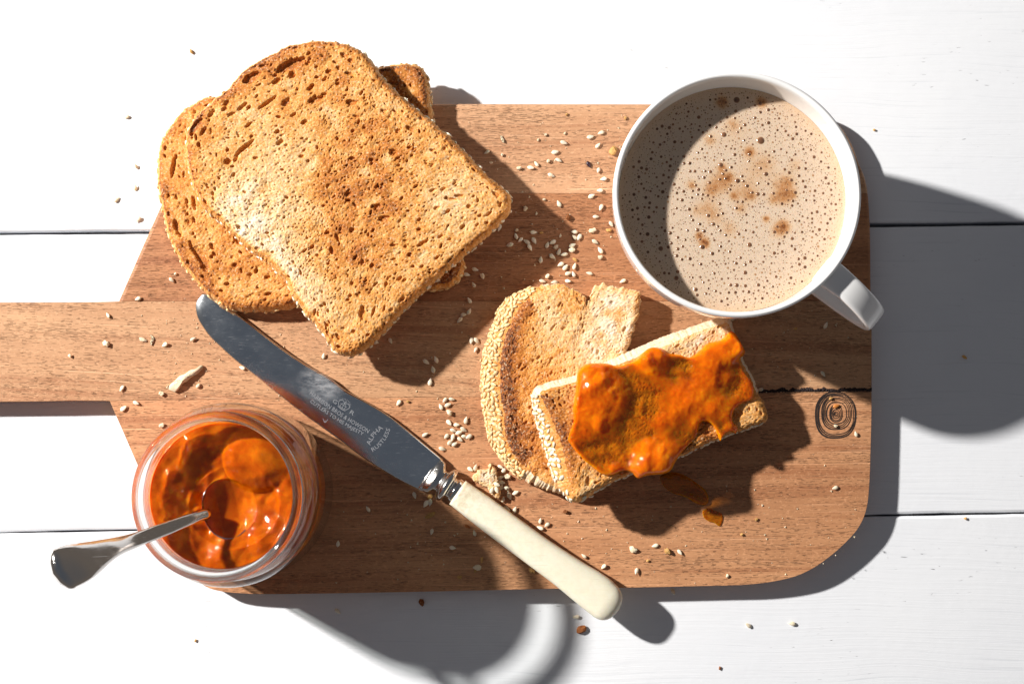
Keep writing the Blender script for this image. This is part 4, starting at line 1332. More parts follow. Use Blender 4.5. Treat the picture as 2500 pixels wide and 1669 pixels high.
for i in range(n_r + 1):
    t = i / n_r
    for k in range(n_a):
        a = 2 * math.pi * k / n_a
        x, y = jx + R0 * t * math.cos(a), jy + R0 * t * math.sin(a)
        bm_v.append((x, y, ZB + JZ + jam_h(x, y) * (1 - t ** 10) + 0.0007 * t ** 16))
side_z = [0.0552, 0.0535, 0.0508, 0.0475, 0.044, 0.03, 0.015, 0.009, 0.006, 0.0058]
for q, z in enumerate(side_z):
    for k in range(n_a):
        a = 2 * math.pi * k / n_a
        r = jam_R(z) if q < 9 else 0.0005
        bm_v.append((jx + r * math.cos(a), jy + r * math.sin(a), ZB + z))
for i in range(n_r + len(side_z)):
    for k in range(n_a):
        k2 = (k + 1) % n_a
        bm_f.append((i * n_a + k, (i + 1) * n_a + k, (i + 1) * n_a + k2, i * n_a + k2))
o = mesh('jam', bm_v, bm_f, M_JAM_DEEP, origin=(jx, jy, ZB + 0.0058), attrs={'thick': np.ones(len(bm_v))})
tag(o, 'chunky amber jam filling the glass jar, scooped out around the spoon', 'jam')
BV_JAM = BVHTree.FromPolygons([Vector(v) for v in bm_v], bm_f)

# ================================================================ spoon standing in the jam
m, nt = new_mat('polished_steel')
co = objco(nt)
sc1 = noise(nt, mapped(nt, co, (60, 2600, 60), rot=0.9), 1.0, 2, 0.5)
sc2 = noise(nt, mapped(nt, co, (90, 3000, 90), rot=0.2, off=(3, 1, 0)), 1.0, 2, 0.5)
out(nt, bsdf(nt, Base_Color=(0.72, 0.69, 0.66), Metallic=1.0, Roughness=math_n(nt, 'ADD', 0.10, math_n(nt, 'MULTIPLY', ramp(nt, noise(nt, co, 350.0, 4, 0.65), [(0.45, 0.0), (0.75, 1.0)]), 0.10)),
             Normal=bump(nt, math_n(nt, 'ADD', ramp(nt, sc1, [(0.68, 0.0), (0.76, 1.0)]), ramp(nt, sc2, [(0.70, 0.0), (0.76, 1.0)])), 0.00003, 0.6)))
M_STEEL = m
spoon = thing('teaspoon', 'steel teaspoon stuck in the jam jar, its flared handle over the table', 'spoon', tuple(jp(1000, 640, 0.047)))
# handle: stations (left edge px, right edge px, height above the board)
hs = [((905, 660), (915, 712), 0.0574), ((868, 662), (888, 722), 0.0592), ((790, 690), (812, 752), 0.0645), ((650, 738), (690, 800), 0.0722), ((500, 790), (560, 852), 0.0802), ((350, 820), (440, 908), 0.0895), ((200, 836), (325, 1010), 0.0985), ((140, 846), (250, 1066), 0.1020), ((112, 856), (222, 1084), 0.1034), ((92, 862), (204, 1091), 0.1036), ((80, 880), (192, 1090), 0.1024)]
Ls, Rs_, Zs = [], [], []
for a, b, z in hs:
    Ls.append(np.array(jp(*a, z)))
    Rs_.append(np.array(jp(*b, z)))
Ls, Rs_ = crc(Ls, 46, False), crc(Rs_, 46, False)
rings = []
for i in range(46):
    a, b = Ls[i], Rs_[i]
    mid = (a + b) / 2
    wv = (b - a) / 2
    tan = (Ls[min(i + 1, 45)] + Rs_[min(i + 1, 45)] - Ls[max(i - 1, 0)] - Rs_[max(i - 1, 0)])
    nrm = np.cross(wv, tan)
    nrm /= np.linalg.norm(nrm)
    if nrm[2] < 0:
        nrm = -nrm
    tk = 0.0011 if i > 12 else 0.0011 + 0.0007 * (1 - i / 12)
    ring = []
    for k in range(16):
        t = 2 * math.pi * k / 16
        cw = math.copysign(abs(math.cos(t)) ** 0.7, math.cos(t))
        sw = math.copysign(abs(math.sin(t)) ** 0.7, math.sin(t))
        e_ = min(1.0, max(0.0, (i - 30) / 12.0))
        tn_ = tan / np.linalg.norm(tan)
        ring.append(mid + wv * cw * (1 - 0.10 * e_ ** 4) + nrm * (tk * sw - 0.0009 * cw * cw * (0.3 + 0.7 * e_)) + tn_ * 0.0034 * e_ * (1 - cw * cw))
    rings.append(np.array(ring))
V, F = loft(rings)
mesh('handle', V, F, M_STEEL, spoon)
# bowl: an egg-shaped shell dipping into the jam
b0, b1 = np.array(jp(880, 688, 0.0576)), np.array(jp(1185, 620, 0.0504))
ax = b1 - b0
Lb = np.linalg.norm(ax)
ax /= Lb
sd = np.cross(np.array([0, 0, 1.0]), ax)
sd /= np.linalg.norm(sd)
upv = np.cross(ax, sd)
nu, nv = 30, 28
V, F = [], []


def bowl_pt(u, v, off):
    t = u
    wdt = 0.0112 * (math.sin(math.pi * min(1, t) ** 0.80) ** 0.62) * (1.06 - 0.18 * t)
    dep = 0.0050 * math.sin(math.pi * t ** 0.85) ** 0.8
    s = -1 + 2 * v
    return b0 + ax * (t * Lb) + sd * (wdt * s) + upv * (-dep * (1 - s * s) - off)


for lay, off in ((0, 0.0), (1, 0.0009)):
    for i in range(nu + 1):
        for j in range(nv + 1):
            V.append(bowl_pt(0.002 + 0.996 * i / nu, j / nv, off))
st_ = (nu + 1) * (nv + 1)
for i in range(nu):
    for j in range(nv):
        a = i * (nv + 1) + j
        F.append((a, a + 1, a + nv + 2, a + nv + 1))
        F.append((st_ + a, st_ + a + nv + 1, st_ + a + nv + 2, st_ + a + 1))
for i in range(nu):
    for j in (0, nv):
        a = i * (nv + 1) + j
        F.append((a, a + nv + 1, st_ + a + nv + 1, st_ + a))
mesh('bowl', np.array(V), F, M_STEEL, spoon)

# ================================================================ table knife with an ivory-coloured handle
BZ = 0.0026
BZ0 = ZB + BZ
knife = thing('table_knife', 'old steel table knife with ivory coloured handle lying diagonally on the board', 'knife', tuple(up1(1000, 1100, ZB)))
m, nt = new_mat('worn_blade_steel')
co = objco(nt)
scr = None
for k, (r, s) in enumerate(((-0.25, 1500), (-0.05, 2300), (-0.42, 1900), (0.7, 2600))):
    q = noise(nt, mapped(nt, co, (210, s * 1.6, 210), rot=r, off=(k * 5, k * 2, 0)), 1.0, 1, 0.5)
    l = ramp(nt, q, [(0.735, 0.0), (0.79, 1.0)])
    scr = l if scr is None else math_n(nt, 'MAXIMUM', scr, l)
spk = ramp(nt, noise(nt, co, 2600.0, 2, 0.6), [(0.66, 0.0), (0.74, 1.0)])
cloud = noise(nt, co, 110.0, 4, 0.65)
pits = noise(nt, co, 1500.0, 3, 0.6)
rg = math_n(nt, 'ADD', 0.13, math_n(nt, 'MULTIPLY', ramp(nt, cloud, [(0.35, 0.0), (0.75, 1.0)]), 0.08))
col = mixc(nt, math_n(nt, 'MAXIMUM', math_n(nt, 'MULTIPLY', scr, 0.7), math_n(nt, 'MULTIPLY', spk, 0.15)), (0.74, 0.77, 0.80), (0.90, 0.91, 0.92))
met = bsdf(nt, Base_Color=col, Metallic=1.0, Roughness=rg, Normal=bump(nt, math_n(nt, 'ADD', math_n(nt, 'MULTIPLY', scr, 0.25), math_n(nt, 'ADD', math_n(nt, 'MULTIPLY', pits, 0.35), math_n(nt, 'MULTIPLY', cloud, 0.8))), 0.00005, 0.6))
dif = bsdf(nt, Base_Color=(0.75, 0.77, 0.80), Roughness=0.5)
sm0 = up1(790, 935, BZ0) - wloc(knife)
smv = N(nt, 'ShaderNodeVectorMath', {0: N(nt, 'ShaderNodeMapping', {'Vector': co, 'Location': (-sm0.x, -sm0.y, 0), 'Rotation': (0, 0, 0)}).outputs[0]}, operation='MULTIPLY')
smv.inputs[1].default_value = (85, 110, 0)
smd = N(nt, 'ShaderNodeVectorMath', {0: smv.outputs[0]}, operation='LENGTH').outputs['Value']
pale_patch_f = math_n(nt, 'MULTIPLY', ramp(nt, smd, [(0.2, 1.0), (1.0, 0.0)]), ramp(nt, noise(nt, mapped(nt, co, (160, 420, 160), rot=0.45), 1.0, 4, 0.7), [(0.36, 0.0), (0.66, 0.42)]))  # pale diffuse patch towards mid-blade, broken up by noise
out(nt, N(nt, 'ShaderNodeMixShader', {0: math_n(nt, 'MAXIMUM', math_n(nt, 'MULTIPLY', scr, 0.10), pale_patch_f), 1: met.outputs[0], 2: dif.outputs[0]}))
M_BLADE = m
spine = [(497, 717.5), (511, 717), (524, 723), (547, 740), (573, 760), (607, 787), (657, 826), (707, 863), (757, 895), (807, 923), (840, 950), (890, 978), (943, 1010), (990, 1046), (1040, 1087), (1081, 1121)]
edge_ = [(493, 719), (483, 730), (478, 743), (480, 768), (490, 790), (513, 822), (540, 848), (573, 878), (607, 904), (640, 930), (673, 957), (740, 1009), (790, 1045), (840, 1081), (873, 1107), (923, 1140), (973, 1170), (1021, 1194)]
bz = ZB + BZ
S = crc(UP(spine, bz)[:, :2], 90, False)
E = crc(UP(edge_, bz)[:, :2], 90, False)
rings = []
for i in range(90):
    s, e = S[i], E[i]
    wv = e - s
    ring = []
    for t, z in ((0.0, 0.00015), (0.012, 0.00075), (0.05, 0.00110), (0.28, 0.00120), (0.50, 0.00112), (0.75, 0.00078), (0.97, 0.00022), (1.0, 0.0), (0.97, -0.0002), (0.6, -0.0007), (0.05, -0.0008), (0.012, -0.0005)):
        p = s + wv * t
        ring.append((p[0], p[1], bz + z * min(1, 0.35 + i / 9.0)))
    rings.append(np.array(ring))
V, F = loft(rings)
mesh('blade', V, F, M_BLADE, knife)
BV_BLADE = BVHTree.FromPolygons([Vector(v) for v in V], [f for f in F if len(f) == 4])

# bolster, lofted along the knife axis
k0, k1 = up1(1051, 1157, bz), up1(1118, 1201, bz + 0.001)
ax = (k1 - k0)
Lk = ax.length
ax.normalize()
sdv = Vector((-ax.y, ax.x, 0)).normalized()
prof = [(-0.075, 0.0079, 0.0012), (0.02, 0.0077, 0.0016), (0.10, 0.0073, 0.0022), (0.20, 0.0070, 0.0028), (0.28, 0.0058, 0.0028), (0.34, 0.0047, 0.0028), (0.40, 0.0049, 0.0031), (0.48, 0.0062, 0.0042), (0.56, 0.0071, 0.0049), (0.64, 0.0071, 0.0049), (0.70, 0.0062, 0.0042), (0.745, 0.0046, 0.0033), (0.80, 0.0045, 0.0033), (0.86, 0.0052, 0.0040), (0.93, 0.0053, 0.0041), (1.04, 0.0050, 0.0040)]
prof = crc(prof, 60, False)
rings = []
for t, w_, h_ in prof:
    c0 = k0 + ax * (Lk * t)
    c0.z = bz + 0.0006 * t
    rings.append(np.array([tuple(c0 + sdv * (w_ * math.cos(a) - 0.010 * (0.09 if t < 0.15 else 0) * 0) + Vector((0, 0, h_ * math.sin(a)))) for a in [2 * math.pi * k / 28 for k in range(28)]]))
V, F = loft(rings)
mesh('bolster', V, F, M_STEEL, knife)
# handle
m, nt = new_mat('aged_ivory_plastic')
co = objco(nt)
col0 = up1(1117, 1201, BZ0) - wloc(knife)
dv = N(nt, 'ShaderNodeVectorMath', {0: co, 1: (col0.x, col0.y, col0.z)}, operation='DISTANCE').outputs['Value']
ivc = mixc(nt, noise(nt, mapped(nt, co, (30, 520, 30), rot=-0.62), 1.0, 4, 0.65), (0.88, 0.845, 0.71), (0.83, 0.775, 0.60))
gr = math_n(nt, 'MULTIPLY', ramp(nt, dv, [(0.0, 1.0), (0.014, 0.25), (0.06, 0.12)]), ramp(nt, noise(nt, co, 420.0, 4, 0.7), [(0.40, 0.0), (0.68, 0.8)]))
ivc = mixc(nt, gr, ivc, (0.50, 0.36, 0.17))
hl_ = ramp(nt, noise(nt, mapped(nt, co, (70, 2400, 70), rot=-0.45), 1.0, 1, 0.5), [(0.70, 0.0), (0.75, 0.5)])
ivc = mixc(nt, hl_, ivc, (0.66, 0.58, 0.42))
out(nt, bsdf(nt, Base_Color=ivc, Roughness=0.36, Specular_IOR_Level=0.4, Subsurface_Weight=0.3, Subsurface_Radius=(0.003, 0.002, 0.001), Subsurface_Scale=1.0, Normal=bump(nt, math_n(nt, 'SUBTRACT', noise(nt, co, 420.0, 3), hl_), 0.00008, 0.6)))
M_IVORY = m
hz = ZB + 0.0044
up_e = [(1137, 1173), (1207, 1221), (1273, 1269), (1340, 1317), (1423, 1371), (1462, 1394), (1490, 1413), (1501, 1424)]
lo_e = [(1097, 1230), (1167, 1286), (1233, 1336), (1300, 1386), (1353, 1426), (1400, 1465), (1432, 1491), (1446, 1502)]
A, B_ = crc(UP(up_e, hz), 60, False), crc(UP(lo_e, hz), 60, False)
rings = []
tipc = np.array(up1(1512, 1494, hz))
for i in range(60):
    a, b = A[i], B_[i]
    mid, wv = (a + b) / 2, (b - a) / 2
    ht = 0.0040 + 0.0006 * i / 59
    rings.append(np.array([mid + wv * math.copysign(abs(math.cos(t)) ** 0.72, math.cos(t)) + np.array([0, 0, ht * math.copysign(abs(math.sin(t)) ** 0.72, math.sin(t))]) for t in [2 * math.pi * k / 28 for k in range(28)]]))
# rounded butt
la, lb = rings[-1], None
mid = la.mean(0)
dirv = A[-1] + B_[-1] - A[-6] - B_[-6]
dirv[2] = 0
dirv /= np.linalg.norm(dirv)
tip_len = 0.0072
for q in (0.1, 0.2, 0.32, 0.45, 0.58, 0.7, 0.8, 0.88, 0.94, 0.98, 1.0):
    sc = max(0.02, 1 - q ** 2.25) ** (1 / 2.25)
    rings.append(mid + (la - mid) * sc + dirv * tip_len * q)
V, F = loft(rings)
mesh('handle', V, F, M_IVORY, knife)

# etched lettering on the blade
M_ETCH = simple_mat('etched_mark', (0.22, 0.23, 0.25), 0.6, 0.3)
deps = None
ev, ef = [], []


def put_text(txt, p0, p1, size_px, arc=0.0):
    """Text along the pixel line p0 -> p1 (baseline, optional sagitta), etched on the blade top."""
    cu = bpy.data.curves.new('tmp_text', 'FONT')
    cu.body = txt
    cu.size = 1.0
    cu.resolution_u = 2
    ob = bpy.data.objects.new('tmp_text', cu)
    COL.objects.link(ob)
    bpy.context.view_layer.update()
    me = ob.evaluated_get(bpy.context.evaluated_depsgraph_get()).to_mesh()
    co_ = np.array([v.co[:] for v in me.vertices])
    fs = [tuple(p.vertices) for p in me.polygons]
    x0, x1 = co_[:, 0].min(), co_[:, 0].max()
    dx, dy = p1[0] - p0[0], p1[1] - p0[1]
    Lp = math.hypot(dx, dy)
    ux, uy = dx / Lp, dy / Lp
    b0_ = len(ev)
    for x, y, _ in co_:
        t = (x - x0) / (x1 - x0)
        sag = arc * 4 * t * (1 - t)
        slope = arc * 4 * (1 - 2 * t) / Lp
        hh_ = y * size_px
        px = p0[0] + ux * (t * Lp) + uy * (hh_ + sag) + ux * (-slope * hh_)
        py = p0[1] + uy * (t * Lp) - ux * (hh_ + sag) + uy * (-slope * hh_)
        P = up1(px, py, bz + 0.001)
        hit = BV_BLADE.ray_cast(Vector((P.x, P.y, bz + 0.02)), Vector((0, 0, -1)))
        ev.append((P.x, P.y, (hit[0].z if hit[0] else bz + 0.001) + 0.00004))
    for f in fs:
        ef.append(tuple(b0_ + i for i in f))
    bpy.data.objects.remove(ob)
    bpy.data.curves.remove(cu)


def put_line(pts, w):
    P = crc(pts, max(len(pts) * 4, 6), False) if len(pts) > 2 else np.array(pts, float)
    b0_ = len(ev)
    for i, p in enumerate(P):
        d = P[min(i + 1, len(P) - 1)] - P[max(i - 1, 0)]
        d = d / (np.linalg.norm(d) + 1e-9)
        for s in (-1, 1):
            q = up1(p[0] - d[1] * s * w / 2, p[1] + d[0] * s * w / 2, bz + 0.001)
            hit = BV_BLADE.ray_cast(Vector((q.x, q.y, bz + 0.02)), Vector((0, 0, -1)))
            ev.append((q.x, q.y, (hit[0].z if hit[0] else bz + 0.001) + 0.00004))
    for i in range(len(P) - 1):
        ef.append((b0_ + 2 * i, b0_ + 2 * i + 2, b0_ + 2 * i + 3, b0_ + 2 * i + 1))


put_text('HARRISON BROS & HOWSON', (755, 962), (898, 1057), 14.5, -3)
put_text('CUTLERS TO HIS MAJESTY', (756, 981), (885, 1063), 12.5, -3)
put_text('ALPHA', (904, 1087), (936, 1046), 15.5, 5)
put_text('RUSTLESS', (910, 1102), (953, 1047), 13.5, -7)
put_text('G', (811, 981), (820, 987), 14)
put_text('R', (853, 1008), (862, 1014), 14)
# crown between the letters: band, arches, rays
ca = math.atan2(6, 9)


def cr_(x, y):
    return (839 + x * math.cos(ca) + y * math.sin(ca), 989 + x * math.sin(ca) - y * math.cos(ca))


for ln, w_ in (([(-11, -9), (0, -10.5), (11, -9)], 1.6), ([(-11, -6), (0, -7.5), (11, -6)], 1.1), ([(-11, -6), (-15, 3), (-8, 9), (0, 5)], 1.2), ([(11, -6), (15, 3), (8, 9), (0, 5)], 1.2), ([(-6, -7), (-6, 1), (0, 5)], 0.9), ([(6, -7), (6, 1), (0, 5)], 0.9),
               ([(0, -7), (0, 12)], 1.0), ([(-3, 9.5), (3, 9.5)], 1.0), ([(-9, 0), (9, 0)], 0.8)):
    put_line([cr_(*p) for p in ln], w_)
for k in range(11):
    a = math.pi * (0.08 + 0.84 * k / 10)
    put_line([cr_(13 * math.cos(a), 3 + 10 * math.sin(a)), cr_(17 * math.cos(a), 3 + 14 * math.sin(a))], 0.8)
# the small cross-and-arrow device across the two lines
put_line([(797, 983), (793, 1031)], 1.3)
put_line([(788, 1021), (793, 1031), (800, 1023)], 1.2)
put_line([(791, 996), (803, 997)], 1.0)
mesh('engraving', np.array(ev), ef, M_ETCH, knife, smooth=False)
# ================================================================ loose sesame seeds and crumbs
ORD = 'first second third fourth fifth sixth seventh eighth ninth tenth eleventh twelfth thirteenth fourteenth'.split()
R3 = lambda x, y: (900 + x / 3, 220 + y / 3)
R2 = lambda x, y: (340 + x / 3, 450 + y / 3)
R5 = lambda x, y: (840 + x / 3, 900 + y / 3)
R6 = lambda x, y: (1717 + x / 3, 560 + y / 3)
R8 = lambda x, y: (1400 + x / 3, 1000 + y / 3)
S0 = lambda x, y: (x, y)
# phrase, group, [(map, [(x, y, long-axis angle in degrees or None)])], surface height
groups = [
    ('on the pale strip near the big toast', [(R3, [(868, 453, 35), (1185, 567, -15), (1230, 543, -55), (1335, 623, -20), (1363, 455, 10), (1390, 513, -25), (1427, 385, -20)])], ZB),
    ('on the pale strip beside the mug', [(R3, [(1622, 343, 10), (1678, 408, 45), (1683, 585, 75), (1723, 650, 10), (1697, 735, 0), (1705, 312, 20)])], ZB),
    ('on the dark strip close to the mug', [(R3, [(1630, 778, 30), (1703, 858, 65), (1395, 835, -65), (1663, 928, 0), (1775, 980, -60), (1657, 1110, -30), (1698, 1175, -55), (1620, 1342, -15), (1865, 1397, 25)])], ZB),
    ("in the cluster shaded by the big toast's corner", [(R3, [(1205, 1042, 0), (1080, 1072, -70), (1113, 1095, 40), (1160, 1112, -30), (1210, 1100, -60), (1035, 1132, 15), (1180, 1150, -60), (958, 1005, 70)])], ZB),
    ('in the scatter above the small pile', [(R3, [(1508, 1040, -5), (1512, 1080, -40), (1545, 1075, 60), (1490, 1140, 25), (1350, 1112, 30), (1307, 1137, 70), (1392, 1187, 70), (1435, 1203, 10), (1342, 1217, -35), (1260, 1245, 85)])], ZB),
    ('in the small pile above the torn toast', [(R3, [(1410, 1275, 25), (1440, 1300, 50), (1507, 1293, 75), (1460, 1343, 20), (1502, 1350, -70), (1458, 1398, -10), (1362, 1407, 5), (1272, 1398, -15)])], ZB),
    ('in the trail between the two toasts', [(R3, [(777, 1313, -15), (715, 1350, -10), (770, 1427, -60), (740, 1543, -60)]), (S0, [(1145, 761, 60), (1131, 768, 10), (1123, 780, 50)])], ZB),
    ("touching the torn toast's seeded crust", [(S0, [(1151, 831, 80), (1164, 831, -40), (1162, 853, 60)])], ZB),
    ("below the big toast's lowest corner", [(R2, [(1727, 1155, -10), (1838, 1143, -60), (2098, 1297, -35), (2175, 1285, -65), (2152, 1358, -75), (2130, 1450, 80)])], ZB),
    ('strung along the right side of the blade', [(R5, [(402, 247, 55), (592, 483, 30), (718, 585, -15)])], ZB),
    ('in the upper clump beside the torn toast', [(R5, [(740, 228, 50), (788, 222, -10), (760, 265, 20), (710, 280, -60)])], ZB),
    ('in the heap beside the torn toast', [(R5, [(893, 380, 80), (768, 392, -50), (823, 410, 0), (875, 443, -30), (797, 450, -20), (840, 467, 20), (752, 492, 45), (797, 500, 75), (880, 495, -10), (848, 515, -35), (918, 495, 30), (775, 540, 45), (808, 552, 30)])], ZB),
    ('around the torn crumb by the knife', [(R5, [(923, 733, -35), (963, 725, 75), (1145, 717, -25), (1170, 745, 40), (1145, 795, 20), (1150, 830, -10), (1190, 873, -10), (1255, 907, 25), (1210, 928, -65), (1165, 958, 80), (1150, 868, 60)])], ZB),
    ("along the ivory handle's upper side", [(R5, [(1250, 1035, 70), (1190, 1022, -30), (1440, 1165, -25), (1490, 1140, 35), (1437, 1115, 80), (1760, 1372, -40), (1903, 1445, 35), (2143, 1477, 65)])], ZB),
    ('in the shade between jar and ivory handle', [(R5, [(515, 922, -70), (600, 985, 60), (630, 975, 80), (643, 1190, 75), (957, 1203, -75), (793, 1308, -10), (177, 1028, -55)]), (S0, [(825, 1327, 85)])], ZB),
    ('on the lower right of the board', [(R8, [(602, 993, 15), (778, 1040, -50), (1920, 570, 15), (2070, 180, -70)])], ZB),
    ('on the board right of the jam toast', [(R6, [(895, 705, 65), (875, 1055, -50), (420, 1172, 20), (207, 655, -10), (850, 435, 35)])], ZB),
    ("around the board's neck", [(S0, [(338, 729, 20), (264, 770, -55), (298, 947, 60), (332, 983, -25), (301, 997, 35), (419, 683, -40), (403, 841, 30), (471, 828, 30), ])], ZB),
    ('tucked under the cutting edge of the knife blade', [(S0, [(592, 898, -20)])], ZB),
    ('between the blade and the big toast, on bare board', [(S0, [(790, 870, 80)])], ZB),
    ('on the white planks left of the toast', [(S0, [(308, 285, 0), (333, 407, -50), (330, 459, 85), (284, 488, 40), (338, 535, 50)])], 0.0),
    ('on the white planks below the board', [(S0, [(824, 1491, -40), (1408, 1505, 5), (1828, 1526, -30), (1934, 1521, -10), (1643, 1443, -60)])], 0.0),
]
rs = random.Random(4)
for phrase, parts_, zz in groups:
    lst = []
    for mp, pl in parts_:
        for x, y, a in pl:
            lst.append((*mp(x, y), a))
    lst.sort(key=lambda q: q[0])
    for i, (px, py, a) in enumerate(lst):
        o = bpy.data.objects.new('sesame_seed', SEED_PLAIN)
        COL.objects.link(o)
        p = up1(px, py, zz + 0.0006)
        tilt = Vector((rs.gauss(0, 0.14), rs.gauss(0, 0.14), 1))
        n = tilt.normalized()
        u = Vector((math.cos(math.radians(a)), math.sin(math.radians(a)), 0))
        if rs.random() < 0.5:
            u = -u
        u = (u - n * u.dot(n)).normalized()
        v = n.cross(u)
        mt = Matrix((u, v, n)).transposed().to_4x4()
        mt.translation = p + Vector((0, 0, 0.00004 * i % 0.0003))
        s = 0.86 + 0.22 * rs.random()
        o.matrix_world = mt @ Matrix.Diagonal((s, s * (0.9 + 0.2 * rs.random()), 1.0, 1))
        lead = ('%s sesame seed from the left' % ORD[i]) if len(lst) > 1 else 'sesame seed'
        if len(lst) > 1 and i == len(lst) - 1:
            lead = 'rightmost sesame seed'
        tag(o, '%s %s' % (lead, phrase), 'seed', 'loose sesame seeds ' + phrase)

M_DARKSEED = simple_mat('dark_seed', (0.035, 0.018, 0.026), 0.3, 0.5)
M_RED = simple_mat('orange_seed', (0.60, 0.22, 0.05), 0.3, 0.5)
for (px, py, ang, mat_, lab, zz) in ((1437, 401, -65, M_DARKSEED, 'single dark purple seed on the pale strip left of the mug', ZB), (2041, 991, 15, M_RED, 'single orange brown seed lying on the burnt ring mark', ZB)):
    me = seed_me('dark_seed', mat_)
    o = bpy.data.objects.new('seed', me)
    COL.objects.link(o)
    o.matrix_world = Matrix.Translation(up1(px, py, zz + 0.0006)) @ Matrix.Rotation(math.radians(ang), 4, 'Z')
    tag(o, lab, 'seed')


def lump(seed, sx, sy, sz, sub=2, rough=0.35):
    bm = bmesh.new()
    bmesh.ops.create_icosphere(bm, subdivisions=sub, radius=1.0)
    r = np.random.RandomState(seed)
    d = r.randn(7, 3)
    for v in bm.verts:
        c = np.array(v.co)
        f = 1 + rough * sum(math.sin(3.1 * (k + 1) ** 0.5 * float(c @ d[k])) / (k + 1.5) for k in range(7)) * 0.6 + rough * 0.25 * r.randn()
        v.co = Vector(c * f * np.array([sx, sy, sz]))
    zmin = min(v.co.z for v in bm.verts)
    for v in bm.verts:
        v.co.z = max(v.co.z - zmin * 0.75, 0.0)
    return bm


def crumb_mat(name, a, b):
    return simple_mat(name, tuple((x + y) / 2 for x, y in zip(a, b)), 0.7, 0.25, 0.3, 1200, 0.0002, sss=0.15, sss_r=(0.001, 0.0006, 0.0003))


